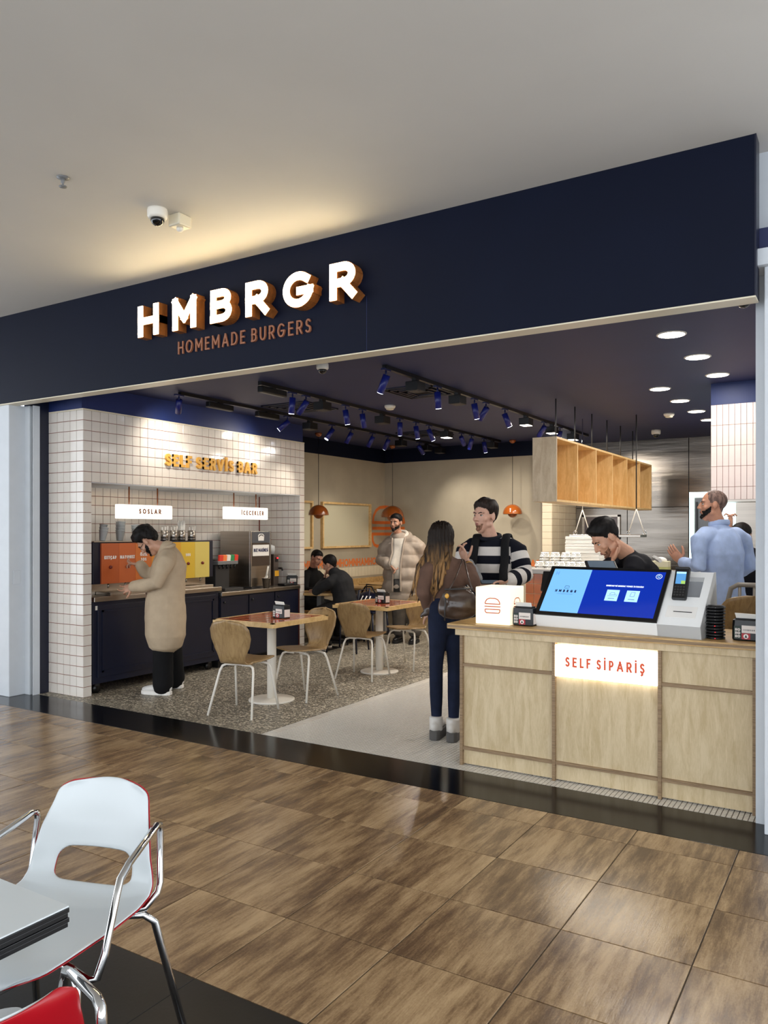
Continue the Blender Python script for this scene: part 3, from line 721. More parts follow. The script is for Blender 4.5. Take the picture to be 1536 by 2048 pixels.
MB().box((-.55, .03, 0), (-.05, L-.03, .08)).build('plinth', M_blackmat, t)
MB().box((-.62, -.005, .815), (.04, L, .857)).build('steel_top', M_steel, t, bevel=.003)
# sauce dispenser
XD = -6.32; ZD0, ZD1 = 1.035, 1.43
yl, yr = atX(203, 1100, XD).y, atX(419, 1100, XD).y
t = thing('sauce_dispenser', 'sauce dispenser with orange to yellow front panels and red push buttons', 'dispenser', (XD, yl, .925))
z0, z1 = ZD0-.925, ZD1-.925; L = yr-yl
MB().box((-.34, -.085, z0), (-.02, L+.075, z1+.012)).build('housing', M_navyl, t, bevel=.004)
MB().box((-.34, -.085, 0), (-.14, L+.075, z0)).build('pedestal', M_steel, t)
MB().box((-.35, -.085, z1+.012), (0, L*.42, z1+.02)).build('lid', M_steel, t)
MB().box((-.135, .04, 0), (.08, L-.02, .028)).build('drip_tray', M_steel, t, bevel=.003)
us = [203, 238, 271, 303, 333, 362, 390, 419]
cols = [(190, 92, 44), (204, 102, 48), (216, 118, 50), (222, 142, 48), (226, 166, 46), (226, 186, 58), (226, 202, 106)]
names = ['KETÇAP', 'MAYONEZ', 'ÖZEL SOS', 'BARBEKÜ', 'ACI SOS', 'HARDAL SOS', 'BALLI HARDAL']
txt = [('KETÇAP',), ('MAYONEZ',), ('ÖZEL', 'SOS'), (), (), ('SOS',), ()]
for i in range(7):
    a, b = atX(us[i], 1100, XD).y-yl, atX(us[i+1], 1100, XD).y-yl
    pn = MB().box((-.02, a+.001, z0), (0, b-.001, z1)).build('panel', mat('panel_%d' % i, cols[i], .35), t, bevel=.001)
    for r, s in enumerate(txt[i]):
        mb = MB(); text(mb, s, (.0005, (a+b)/2, z1-.155-.05*r+(.02 if len(txt[i]) > 1 else 0)), UY, UZ, .032, .0085, .006, center=True, xs=.85)
        mb.build('lettering', M_whiteink, pn)
    bt = MB(); bt.loft([(0, (a+b)/2, z1-.235), (.014, (a+b)/2, z1-.235)], [.017, .015], n=16, caps='flat'); bt.build('button', mat('button_red', (120, 22, 14), .3) if 'button_red' not in MATS else MATS['button_red'], pn)
    MB().tube([(-.03, (a+b)/2, z0), (-.03, (a+b)/2, z0-.045)], .009).build('spout', M_steel, t)
# clear cups stacked lying / standing on the dispenser
ztop = ZD1+.02
XC = {'cups stacked next to the column': -6.38, 'cups in the second stack': -6.52, 'cups over the ketchup panel': -6.38, 'cups over the mayonnaise panel': -6.52, 'cups beside the bowed head': -6.38}
def cup_stack(u, n, tilt, h0, lab, k):
    p = atX(u, 1070, -6.46)
    for i in range(n):
        ax = Vector((0, math.sin(tilt), math.cos(tilt)))
        c = Vector((XC[k], p.y, ztop+(.023*math.sin(abs(tilt)))))+ax*(.03*i)
        mb = MB(); prof = [(.026, 0), (.038, .1), (.041, .1), (.041, .104), (.036, .104), (.024, .004)]
        mb.lathe(prof, n=18)
        o = mb.build('clear_cup', M_bottle); o.location = c; o.rotation_euler = (-tilt, 0, 0)
        tag(o, lab, 'cup', k)
cup_stack(194, 2, .2, 0, 'clear plastic cup in the leaning stack next to the tiled column', 'cups stacked next to the column')
cup_stack(212, 3, .12, 0, 'clear plastic cup in the second stack from the tiled column', 'cups in the second stack')
cup_stack(230, 4, .08, 0, 'clear plastic cup in the tall stack on the sauce dispenser over KETÇAP'.replace('Ç', 'C'), 'cups over the ketchup panel')
cup_stack(246, 4, .05, 0, 'clear plastic cup in the stack over the mayonnaise panel', 'cups over the mayonnaise panel')
cup_stack(262, 3, -.1, 0, 'clear plastic cup in the stack beside the bowed head of the man in the coat', 'cups beside the bowed head')
def tin(u, items, lab, h=.115):
    p = atX(u, 1080, -6.45); t = thing('steel_tin', lab, 'tin', (-6.45, p.y, ZD1+.012))
    MB().lathe([(.042, 0), (.042, h), (.039, h), (.039, .004)], n=22).build('body', M_steel, t)
    for z in (.02, h-.02): MB().lathe([(.0425, z-.004), (.0435, z), (.0425, z+.004)], n=22, close=False).build('band', M_steel, t)
    for k in range(items):
        a = k*2.4; r = .028*math.sqrt((k+.5)/items)
        b = Vector((r*math.cos(a), r*math.sin(a), .01)); e = b+Vector((.012*math.cos(a), .012*math.sin(a), (.2 if items > 10 else .145)+.015*math.sin(k*3)))
        MB().tube([b, e], .005, 6).build('wrapped_straw', M_napkin, t)
tin(329, 5, 'steel tin beside the coat collar holding a few wrapped straws'); tin(347, 4, 'second steel tin on the dispenser holding short wrapped straws')
tin(363, 22, 'steel tin crowded with tall wrapped straws'); tin(383, 4, 'steel tin on the yellow end of the dispenser')
# soft drink tap
t = thing('drink_tap_tower', 'dark soft drink tower with five coloured flavour buttons', 'dispenser', (-6.42, atX(431, 1150, -6.42).y+.03, .857))
y1 = atX(475, 1150, -6.42).y-t.location.y
MB().box((-.3, .02, 0), (-.05, y1*.75, .36)).build('body', M_dark, t, bevel=.008)
MB().box((-.3, -.02, .3), (.03, y1-.02, .345)).build('tap_shelf', M_grey, t, bevel=.005)
cc = [(206, 62, 48), (228, 122, 66), (220, 214, 200), (52, 130, 78), (206, 62, 48)]
for i in range(5):
    w = (y1-.02)/5
    MB().obox((.02, w*(i+.5), .375), (.012, 0, -.004), (0, w*.45, 0), (.004, 0, .036)).build('flavour_button', mat('flavour_%d' % i, cc[i], .35, emit=.25, ecol=cc[i]), t)
    MB().loft([(0, w*(i+.5), .3), (0, w*(i+.5), .25)], [.014, .008], n=10, caps='flat').build('nozzle', M_black, t)
MB().box((-.05, 0, 0), (.12, y1-.03, .03)).build('drip_tray', M_dark, t, bevel=.003)
# ice machine
ya, yb = atX(502, 1100, -6.30).y, atX(542, 1100, -6.30).y
t = thing('ice_machine', 'tall steel ice machine with white paper notice on its front', 'ice machine', (-6.30, ya, .857))
Lm = yb-ya; Hm = .69
MB().box((-.5, 0, .02), (-.02, Lm, Hm)).build('cabinet', M_steel, t, bevel=.006)
MB().box((-.02, 0, .02), (0, .018, Hm)).box((-.02, Lm-.018, .02), (0, Lm, Hm)).build('door_frame', M_steel, t, bevel=.003)
MB().box((-.02, .018, Hm-.14), (-.004, Lm-.018, Hm-.005)).build('top_panel', mat('slate_panel', (82, 84, 90), .35), t)
lg = MB(); cy = Lm/2; lg.prism([(-.003, cy-.05, Hm-.115), (-.003, cy+.05, Hm-.115), (-.003, cy+.055, Hm-.05), (-.003, cy+.03, Hm-.03), (-.003, cy-.03, Hm-.03), (-.003, cy-.055, Hm-.05)], (.003, 0, 0)); lg.build('emblem', M_whiteink, t)
stroke(MB(), [(0.0005, cy-.04, Hm-.065), (0.0005, cy-.015, Hm-.045), (.0005, cy+.02, Hm-.045), (.0005, cy+.042, Hm-.06)], .01, UX).build('emblem_mark', M_dark, t)
MB().box((-.02, .018, .27), (-.006, Lm-.018, Hm-.145)).build('front_panel', mat('brown_glass', (74, 62, 54), .25), t)
nt_ = MB().box((-.006, .035, Hm-.30), (-.003, Lm-.035, Hm-.165)).build('paper_notice', M_whiteink, t)
mb = MB(); text(mb, 'BUZ MAKİNESİ', (-.0028, cy, Hm-.25), UY, UZ, .04, .007, .004, center=True, fit=Lm-.11); mb.build('lettering', M_navyink, nt_)
MB().box((-.12, .018, .03), (-.1, Lm-.018, .265)).build('dispensing_recess', M_dark, t)
MB().lathe([(.03, .12), (.03, .24)], (-.05, cy, 0), n=14).build('chute', M_grey, t)
MB().box((-.5, .01, 0), (.0, Lm-.01, .02)).build('base_tray', M_dark, t)
# coffee machine behind the ice machine
ya = atX(543, 1100, -6.42).y+.02; yb = atX(560, 1100, -6.36).y+.02
t = thing('juice_machine', 'dark steel drinks machine with yellow sticker beside the ice machine', 'machine', (-6.40, ya, .857))
MB().box((-.3, 0, 0), (0, yb-ya, .4)).build('body', mat('dark_steel', (110, 100, 94), .35, .8), t, bevel=.005)
MB().box((0, .02, .12), (.002, .1, .19)).build('sticker', mat('yellow_sticker', (232, 172, 40), .5), t)
MB().box((0, .03, .3), (.004, .08, .36)).build('display', M_black, t)
MB().loft([(0, yb-ya-.03, .35), (.015, yb-ya-.03, .35)], .01, n=10, caps='flat').build('lamp', mat('red_led', (220, 30, 40), .4, emit=2, ecol=(255, 40, 50)), t)
MB().tube([(.0, .1, .22), (.05, .1, .22), (.06, .1, .19)], .012).build('tap', M_black, t)
MB().lathe([(.05, .4), (.06, .46), (.055, .5), (.01, .52)], (-.12, .08, 0), n=18).build('hopper', M_bottle, t)
# ice bucket and scoop
p = atX(532, 1170, -6.22)
t = thing('ice_bucket', 'small steel bucket in front of the ice machine', 'bucket', (-6.215, p.y, .857))
MB().lathe([(.038, 0), (.055, .12), (.058, .12), (.058, .124), (.052, .124), (.035, .004)], n=22).build('pail', M_steel, t)
t = thing('ice_scoop', 'white plastic scoop standing in the steel bucket', 'scoop', (-6.215, p.y, .87))
MB().tube([(0, .0, .12), (0, .035, .25)], .011, 10).build('handle', M_whitemetal, t)
MB().loft([(0, -.02, .02), (0, -.01, .08), (0, .005, .13)], [.012, .03, .02], [.006, .016, .012], side=(1, 0, 0)).build('scoop_bowl', M_whitemetal, t)
p = atX(561, 1160, -6.35); t = thing('black_tray', 'low black rubber mat lying beside the ice bucket', 'mat', (-6.30, p.y+.03, .857))
MB().box((-.06, -.08, 0), (.06, .1, .03)).build('mat', M_black, t, bevel=.01)
p = atX(563, 1150, -6.6)
t = thing('cup_carton', 'small pale yellow carton at the back of the drinks cabinet', 'carton', (-6.52, p.y, .857))
MB().box((-.05, 0, 0), (.05, .1, .15)).build('body', mat('pale_yellow_card', (222, 206, 150), .6), t, bevel=.004)
MB().box((-.052, -.002, .148), (.052, .102, .16)).build('lid', M_whiteink, t)
# ================================================================ napkin boxes
def napkin_box(loc, rz, label):
    t = thing('napkin_box', label, 'napkin box', loc, rz)
    w, d, h = .072, .052, .115
    def rr(z, k=1.0): return [(x*k, y*k, z) for x, y in ((-w+.015, -d), (w-.015, -d), (w, -d+.015), (w, d-.015), (w-.015, d), (-w+.015, d), (-w, d-.015), (-w, -d+.015))]
    mb = MB(); rings = [rr(0, .92), rr(.008), rr(h*.72), rr(h, .96)]
    vs = [p for r in rings for p in r]; fs = [tuple(reversed(range(8))), tuple(range(24, 32))]+[(i*8+j, i*8+(j+1) % 8, i*8+8+(j+1) % 8, i*8+8+j) for i in range(3) for j in range(8)]
    mb.add(vs, fs); mb.build('case', M_black, t, bevel=.002)
    MB().box((-w*.8, -d*.55, h), (w*.8, d*.55, h+.008)).build('top_slot', M_blackmat, t)
    nk = MB(); nk.hexa([(-.05, -.012, h-.01), (.05, -.012, h-.01), (.05, .004, h-.01), (-.05, .004, h-.01), (-.06, -.03, h+.035), (.05, -.028, h+.032), (.05, -.02, h+.034), (-.06, -.022, h+.037)]); nk.build('napkin', M_napkin, t)
    f = -d-.0005
    lf = MB().box((-w+.012, f-.001, .012), (-.022, f, h*.70)).build('green_label', M_green, t)
    mb = MB()
    for r in range(3): text(mb, 'HO', (-w+.018, f-.0012, .055-.0185*r), UX, UZ, .015, .0042, .002, depth=.0006)
    mb.build('lettering', M_pinkpap, lf)
    wl = MB().box((-.02, f-.001, .045), (w-.012, f, h*.70+.006)).build('white_label', M_pinkpap, t)
    mb = MB(); text(mb, 'HMBRGR', (-.012, f-.0012, .058), UX, UZ, .0075, .0014, .002, depth=.0005, fit=.06); mb.build('lettering', M_dark, wl)
    MB().box((-.02, f-.001, .010), (.024, f, .043)).build('red_label', M_redsq, t)
    ci = MB(); ci.prism([(.002+.013*math.cos(k*math.pi/8), f-.0012, .0265+.013*math.sin(k*math.pi/8)) for k in range(16)], (0, -.0005, 0)); ci.build('round_badge', M_whiteink, t)
    tr = MB(); tr.prism([(-.005, f-.0018, .019), (.009, f-.0018, .019), (.002, f-.0018, .037)], (0, -.0004, 0)); tr.build('tree_mark', M_black, t)
    MB().box((w, -d+.018, .012), (w+.001, d-.018, h*.7)).build('side_label', M_pinkpap, t)
    return t
p = atX(585, 1168, -6.30); napkin_box((-6.30, p.y, .857), .45, 'black napkin box beside the tiled return on the drinks cabinet')
# ================================================================ order counter with kiosk
CT = .939
t = thing('order_counter', 'birch plywood order counter with fins and ledges on its front', 'counter', (-2.31, 4.69, 0))
L = -.518+2.31
wt = MB().box((-.07, -.06, CT-.034), (L, .58, CT)).build('worktop', M_plyh, t, bevel=.003)
MB().box((-.069, -.0615, CT-.026), (L, -.0595, CT-.010)).build('edge_ply_line', M_plyedge, wt)
MB().box((-.03, -.02, .86), (L, .5, CT-.034)).build('apron', M_ply, t, bevel=.002)
MB().box((0, .03, .02), (L, .5, .86)).build('carcass', M_ply, t)
fins = [-2.30, atY(1107, 1400, 4.68).x, atY(1319, 1400, 4.68).x, -.53]
fins = [x+2.31 for x in fins]
for x in fins: MB().box((x-.01, -.012, 0), (x+.01, .03, .86)).build('fin', M_plyedge, t, bevel=.001)
for i in range(3):
    a, b = fins[i]+.01, fins[i+1]-.01
    MB().box((a, .012, .008), (b, .031, .103)).build('base_panel', M_ply, t)
    MB().box((a, .012, .123), (b, .031, .655)).build('main_panel', M_ply, t)
    if i != 1:
        MB().box((a, .012, .675), (b, .031, .862)).build('upper_panel', M_ply, t)
        MB().box((a, -.008, .655), (b, .03, .675)).build('ledge', M_plyedge, t, bevel=.001)
    MB().box((a, -.008, .103), (b, .03, .123)).build('ledge', M_plyedge, t, bevel=.001)
MB().box((-.02, .03, .02), (0, .5, .86)).build('end_panel', M_plypale, t)
s = thing('order_sign', 'glowing white sign reading SELF SIPARIS set in the counter front', 'sign', (fins[1]+.011-2.31, 4.69, .652))
w = fins[2]-fins[1]-.022; hs = .195
MB().box((0, -.016, 0), (w, .011, hs)).build('light_panel', M_ordersign, s, bevel=.003)
mat('sign_red', (200, 84, 52), .6, emit=.3, ecol=(210, 76, 44))
for sel in ((0, 4), (5, 12)):
    mb = MB(); text(mb, 'SELF SİPARİŞ', (w/2, -.0165, .064), UX, UZ, .062, .0125, .02, depth=.001, center=True, fit=w*.77, sel=sel); mb.build('lettering', MATS['sign_red'], s)
# glowing cube
t = thing('glowing_cube_lamp', 'glowing white cube lamp with red burger outline on the counter', 'lamp', (-2.215, 4.722, CT))
cu = .243
MB().box((0, 0, 0), (cu, cu, cu)).build('cube', M_cube, t, bevel=.006, seg=3)
def burger(mb, o, ex, n, s, w):
    ex, n = Vector(ex), Vector(n)
    A = [(-.5, .12), (.5, .12), (.47, .26), (.36, .40), (.18, .47), (-.18, .47), (-.36, .40), (-.47, .26), (-.5, .12)]
    B = [(-.5, -.22), (.5, -.22), (.49, -.36), (.42, -.44), (-.42, -.44), (-.49, -.36), (-.5, -.22)]
    for pl in (A, [(-.54, -.04), (.54, -.04)], B): stroke(mb, [Vector(o)+ex*(p[0]*s)+UZ*(p[1]*s) for p in pl], w, n, .0006)
burger(mb := MB(), (cu/2, -.0005, cu*.5), UX, -UY, .105, .006); mb.build('burger_outline', M_redline, t)
burger(mb := MB(), (cu+.0005, cu/2, cu*.5), UY, UX, .105, .006); mb.build('burger_outline', M_redline, t)
# kiosk
pa = Vector((-1.822, 4.80, CT)); pb = Vector((-.80, 4.672, CT))
L = (pb-pa).length; rz = math.atan2(pb.y-pa.y, pb.x-pa.x)
k = thing('ordering_kiosk', 'white wedge ordering kiosk with wide blue touch screen on the counter', 'kiosk', pa, rz)
RY0, RZ0, TY, TZ = -.02, .072, .235, .368
prof = [(0, 0), (RY0, RZ0), (TY, TZ), (.275, TZ), (.31, 0)]
M_kiosk = mat('kiosk_white', (242, 242, 240), .3)
xs = .762*L
MB().prism([(0, y, z) for y, z in prof], (xs, 0, 0)).build('body', M_kiosk, k, bevel=.003)
ey = Vector((0, TY-RY0, TZ-RZ0)).normalized(); en = Vector((0, -(TZ-RZ0), TY-RY0)).normalized(); SL = math.hypot(TY-RY0, TZ-RZ0)
o0 = Vector((0, RY0, RZ0))
def sl(x, s, n=0): return o0+UX*x+ey*s+en*n
def slab(x0, x1, s0, s1, n0, n1, name, m, par=k, bevel=0):
    return MB().hexa([sl(x0, s0, n0), sl(x1, s0, n0), sl(x1, s1, n0), sl(x0, s1, n0), sl(x0, s0, n1), sl(x1, s0, n1), sl(x1, s1, n1), sl(x0, s1, n1)]).build(name, m, par, bevel=bevel)
# right part: body set back, frame pieces around the card-terminal recess
dn = en*-.05
q = [(0, 0), (RY0, RZ0), (RY0+dn.y+ey.y*.05, RZ0+dn.z+ey.z*.05+.0), (TY+dn.y, TZ+dn.z), (.275, TZ-.05), (.31, 0)]
MB().prism([(xs, y, z) for y, z in q], (L-xs, 0, 0)).build('side_body', M_kiosk, k)
MB().prism([(xs, 0, 0), (xs, RY0, RZ0), (xs, RY0+.04, RZ0+.02), (xs, .31, 0)], (L-xs, 0, 0)).build('front_lip', M_kiosk, k)
ra, rb_, s0, s1 = xs+.04, L-.045, .205, .352
for (a, b, c, d) in ((xs, ra, 0, SL), (rb_, L, 0, SL), (ra, rb_, 0, s0), (ra, rb_, s1, SL)): slab(a, b, c, d, -.05, 0, 'panel_frame', M_kiosk)
MB().prism([(L-.004, y, z) for y, z in prof], (.004, 0, 0)).build('side_cheek', M_kiosk, k, bevel=.001)
slab(ra, rb_, s0, s1, -.055, -.045, 'recess_back', mat('recess_grey', (168, 170, 174), .4))
slab(xs+.035, L-.04, .055, .135, 0, .002, 'printer_plate', M_whiteink, bevel=.0008)
slab(xs+.075, L-.065, .093, .098, .002, .003, 'receipt_slot', M_black)
bz = slab(-.004, xs, .004, SL+.004, 0, .012, 'screen_bezel', M_black, bevel=.002)
m_ = .028
X0, X1, S0, S1 = m_, xs-m_*.9, m_, SL-.02
xm = X0+(X1-X0)*.355
slab(X0, xm, S0, S1, .012, .0126, 'screen_left', M_screenL, bz); slab(xm, X1, S0, S1, .012, .0126, 'screen_right', M_screenD, bz)
def stx(s, x, sy, h, w, sp, m, name, fit=None, n=.0128):
    mb = MB(); text(mb, s, sl(x, sy, n), UX, ey, h, w, sp, depth=.0003, center=True, fit=fit); mb.build(name, m, bz)
xc = (X0+xm)/2
stx('HMBRGR', xc, SL*.47, .02, .005, .014, mat('screen_navy', (14, 22, 70), .3), 'screen_lettering', fit=.145)
stx('H', X0+.03, SL*.82, .03, .006, 0, mat('screen_ghost', (104, 158, 212), .3, emit=.5, ecol=(104, 158, 212)), 'screen_mark')
def sline(pts, w, m, name, n=.0128):
    mb = MB(); stroke(mb, [sl(x, s, n) for x, s in pts], w, en, .0003); mb.build(name, m, bz)
navy_s = MATS['screen_navy']
sline([(xc-.016, SL*.565), (xc-.012, SL*.6), (xc+.012, SL*.6), (xc+.016, SL*.565)], .002, navy_s, 'screen_burger'); sline([(xc-.016, SL*.55), (xc+.016, SL*.55)], .002, navy_s, 'screen_burger')
sline([(xc-.055, SL*.435), (xc+.055, SL*.435)], .0012, navy_s, 'screen_rule')
xr = (xm+X1)/2+.01
stx("HMBRGR'Nİ NEREDE YEMEK İSTERSİN?", xr, SL*.63, .011, .0026, .0022, M_screenW, 'screen_lettering', fit=.235)
for j, cx in enumerate((xr-.063, xr+.063)):
    slab(cx-.04, cx+.04, SL*.35, SL*.565, .0126, .0129, 'screen_card', M_card, bz)
    if j == 0:
        sline([(cx-.018, SL*.47), (cx-.01, SL*.51), (cx+.012, SL*.51), (cx+.02, SL*.47), (cx-.018, SL*.47)], .0016, navy_s, 'card_icon', .0131); sline([(cx-.03, SL*.445), (cx+.03, SL*.445), (cx+.03, SL*.49)], .0016, navy_s, 'card_icon', .0131)
    else: sline([(cx-.013, SL*.45), (cx-.010, SL*.53), (cx+.014, SL*.53), (cx+.012, SL*.45), (cx-.013, SL*.45)], .0016, navy_s, 'card_icon', .0131)
    sline([(cx-.02, SL*.395), (cx+.02, SL*.395)], .003, navy_s, 'card_caption', .0131)
sline([(X1-.035+.018*math.cos(a), SL*.86+.018*math.sin(a)) for a in [math.pi*2*i/18 for i in range(19)]], .0025, M_screenW, 'round_icon')
sline([(X1-.045, SL*.865), (X1-.035, SL*.885), (X1-.025, SL*.865)], .004, M_card, 'round_icon'); sline([(X1-.043, SL*.845), (X1-.027, SL*.845)], .004, M_card, 'round_icon')
# card terminal standing in the recess
xc = (ra+rb_)/2-.03
b0 = sl(xc, .175, .006); up = (ey*.75+UZ*.55).normalized(); nn = UX.cross(up)*-1
nn = up.cross(UX)*-1 if (up.cross(UX)).y > 0 else up.cross(UX)
def trm(x0, x1, s0, s1, n0, n1, name, m, par, bevel=0):
    f = lambda x, s, n: Vector(b0)-wl+UX*x+up*s+nn*n
    return MB().hexa([f(x0, s0, n0), f(x1, s0, n0), f(x1, s1, n0), f(x0, s1, n0), f(x0, s0, n1), f(x1, s0, n1), f(x1, s1, n1), f(x0, s1, n1)]).build(name, m, par, bevel=bevel)
ct = thing('card_terminal', 'black card payment terminal with small lit screen standing in the kiosk recess', 'card terminal', pa+Matrix.Rotation(rz, 3, 'Z') @ b0, rz)
wl = Vector(b0)
trm(-.041, .041, 0, .205, -.02, .016, 'housing', M_black, ct, .008)
trm(-.028, .028, .095, .17, .016, .0175, 'display', mat('terminal_screen', (80, 140, 190), .2, emit=.6, ecol=(90, 150, 205)), ct)
trm(.004, .028, .095, .115, .0175, .0178, 'display_green', mat('terminal_green', (150, 190, 90), .2, emit=.6, ecol=(160, 190, 100)), ct)
trm(-.028, .028, .158, .17, .0175, .0178, 'display_bar', M_card, ct)
for r in range(4):
    for c in range(4): trm(-.03+c*.0165, -.03+c*.0165+.011, .022+r*.0165, .022+r*.0165+.009, .016, .0185, 'key', M_dark, ct)
trm(-.038, .038, .186, .2, .016, .024, 'paper_cover', M_dark, ct, .002)
# napkin boxes on the counter
napkin_box((-1.895, 4.795, CT), -.06, 'black napkin box between the glowing cube and the kiosk')
p = atZ(1480, 1282, CT); napkin_box((p.x+.03, p.y+.06, CT), -.05, 'black napkin box on the counter end beside the white pillar')
# pagers
p = atZ(1428, 1279, CT)
for i in range(11):
    t = thing('guest_pager', 'black round guest pager %s' % ('at the bottom of the stack with its red light on' if i == 0 else 'on top of the stack beside the kiosk' if i == 10 else 'within the stack beside the kiosk'), 'pager', (p.x+random.uniform(-.002, .002), p.y+.05+random.uniform(-.002, .002), CT+.0172*i), group=None if i in (0, 10) else 'pagers within the stack')
    MB().lathe([(.044, 0), (.052, .003), (.053, .008), (.05, .012), (.043, .0135), (.043, .0172)], n=28).build('disc', M_black, t)
    for a in range(6):
        an = a*math.pi/3-1.45; on = (i in (0, 2, 4) and a == 0)
        MB().ell((.0525*math.cos(an), .0525*math.sin(an), .007), (.003, 0, 0), (0, .003, 0), (0, 0, .002), 8, 6).build('indicator', (MATS['red_led'] if on else M_grey), t)
# staff side: tablet on a stand and second monitor
p = P(1203, 1133, 5.20)
t = thing('order_tablet', 'black tablet till on a stand in front of the bent staff member', 'tablet', (p.x, p.y, CT), .5)
MB().box((-.06, -.06, 0), (.06, .06, .012)).build('foot', M_black, t); MB().tube([(0, 0, .01), (0, 0, p.z-CT-.03)], .014).build('pole', M_black, t)
c = Vector((0, 0, p.z-CT)); MB().obox(c, (.1, 0, 0), (0, .06, .03), (0, -.004, .008)).build('case', M_black, t, bevel=.004)
MB().obox(c+Vector((0, -.005, .01)), (.085, 0, 0), (0, .048, .024), (0, -.0005, .001)).build('glass', mat('tablet_glass', (110, 125, 140), .1), t)
p = P(1092, 1166, 5.45)
t = thing('cashier_monitor', 'black tilted monitor seen edge-on behind the kiosk', 'monitor', (p.x, p.y, CT), .1)
MB().box((-.05, -.03, 0), (.05, .05, .012)).build('foot', M_black, t); MB().tube([(0, .02, .01), (0, .03, .2)], .016).build('stand', M_black, t)
MB().obox((0, .03, p.z-CT+.01), (.035, 0, 0), (0, .04, .065), (0, -.008, .005)).build('screen_shell', M_black, t, bevel=.003)
# ================================================================ plywood chairs and tables
def interp(tab, s):
    for i in range(len(tab)-1):
        if s <= tab[i+1][0]:
            a, b = tab[i], tab[i+1]; f = (s-a[0])/(b[0]-a[0]) if b[0] > a[0] else 0; f = f*f*(3-2*f)*.5+f*.5
            return [x+(y-x)*f for x, y in zip(a[1:], b[1:])]
    return list(tab[-1][1:])
CH = [(0, .215, .445, .06), (.02, .205, .447, .15), (.06, .18, .449, .188), (.2, .08, .444, .203), (.34, -.03, .436, .19), (.44, -.12, .432, .152), (.5, -.17, .437, .128), (.55, -.205, .462, .122), (.6, -.222, .505, .132),
      (.68, -.236, .575, .17), (.78, -.252, .655, .195), (.88, -.275, .735, .19), (.95, -.293, .785, .155), (.985, -.302, .806, .10), (1, -.305, .812, .03)]
def chair_shell():
    rows = []
    for i in range(41):
        s = i/40; y, z, w = interp(CH, s); row = []
        for j in range(13):
            q = -1+2*j/12; x = w*q
            dz = .012*q*q if s < .45 else 0; dy = .035*q*q*min(1, max(0, (s-.5)/.2))
            row.append((x, y+dy, z+dz))
        rows.append(row)
    return MB().grid(rows, .011)
CHAIR = {}
def ply_chair(loc, rz, label, group=None, dz=0, legm=None, cat='chair'):
    t = thing('plywood_chair', label, cat, loc, rz, group)
    if 'shell' not in CHAIR:
        CHAIR['shell'] = chair_shell().mesh('shell', [M_chair])
    o = put('shell', CHAIR['shell'], t, (0, 0, dz))
    lm = legm or M_whitemetal
    for sx in (-1, 1):
        for sy in (-1, 1):
            tx, ty, bx, by = (.135, .10, .215, .20) if sy > 0 else (.12, -.10, .215, -.235)
            z = .425+dz
            MB().tube([(sx*tx*.3, ty, z-.004), (sx*tx, ty, z-.006), (sx*(tx+.03), sy*abs(ty)+sy*.015, z-.02), (sx*(tx+.045), ty+sy*.03, z-.06), (sx*bx, by, 0.0)], .0105, 8).build('leg', lm, t)
    MB().box((-.10, -.11, .418+dz), (.10, -.09, .43+dz)).build('seat_bracket', lm, t); MB().box((-.11, .09, .424+dz), (.11, .11, .437+dz)).build('seat_bracket', lm, t)
    if dz: MB().tube([(-.19, .17, .25), (.19, .17, .25)], .01).build('foot_rail', lm, t)
    return t
def cafe_table(c, label, sx=.70, sy=.80, tiles=True, z=.76):
    t = thing('cafe_table', label, 'table', (c[0], c[1], 0))
    a, b = sx/2, sy/2
    top = MB().box((-a, -b, z-.042), (a, b, z-.006)).build('table_board', M_tabletop, t, bevel=.003)
    mb = MB(); e = .035
    for p0, p1 in (((-a, -b), (a, -b+e)), ((-a, b-e), (a, b)), ((-a, -b), (-a+e, b)), ((a-e, -b), (a, b))): mb.box((p0[0], p0[1], z-.006), (p1[0], p1[1], z))
    mb.build('rim', M_tabletop, top)
    if tiles:
        wbox('tile_bed', (-a+e, -b+e, z-.006), (a-e, b-e, z-.003), M_lightgrout, top)
        nx, ny = 5, 6; w = (sx-2*e)/nx; h = (sy-2*e)/ny
        me = tile_mesh('tile', UX, UY, UZ, w-.012, h-.012, .004, .0006, M_tabletile)
        for i in range(nx):
            for j in range(ny): put('tile', me, top, (-a+e+w*(i+.5), -b+e+h*(j+.5), z-.0035))
    MB().lathe([(.21, 0), (.21, .012), (.2, .016), (.05, .02)], n=40).build('base', M_whitemetal, t)
    MB().lathe([(.042, .016), (.042, z-.05)], n=24).build('pole', M_whitemetal, t)
    MB().box((-.12, -.12, z-.055), (.12, .12, z-.042)).build('mount_plate', M_whitemetal, t)
    return t
def mid4(*uv):
    p = [atZ(u, v, 0) for u, v in uv]; return p
# table 1
cafe_table((-4.66, 5.56), 'square cafe table with brown glossy tiles on white pedestal, closest to the black threshold')
napkin_box((atZ(556, 1237, .76).x, atZ(556, 1237, .76).y+.05, .76), -.12, 'black napkin box on the cafe table closest to the threshold')
ply_chair((-4.545, 5.07, 0), .16, 'plywood shell chair tucked under the first cafe table, its back to the threshold')
ply_chair((-4.5, 5.84, 0), math.pi-.10, 'plywood shell chair facing the threshold across the first cafe table')
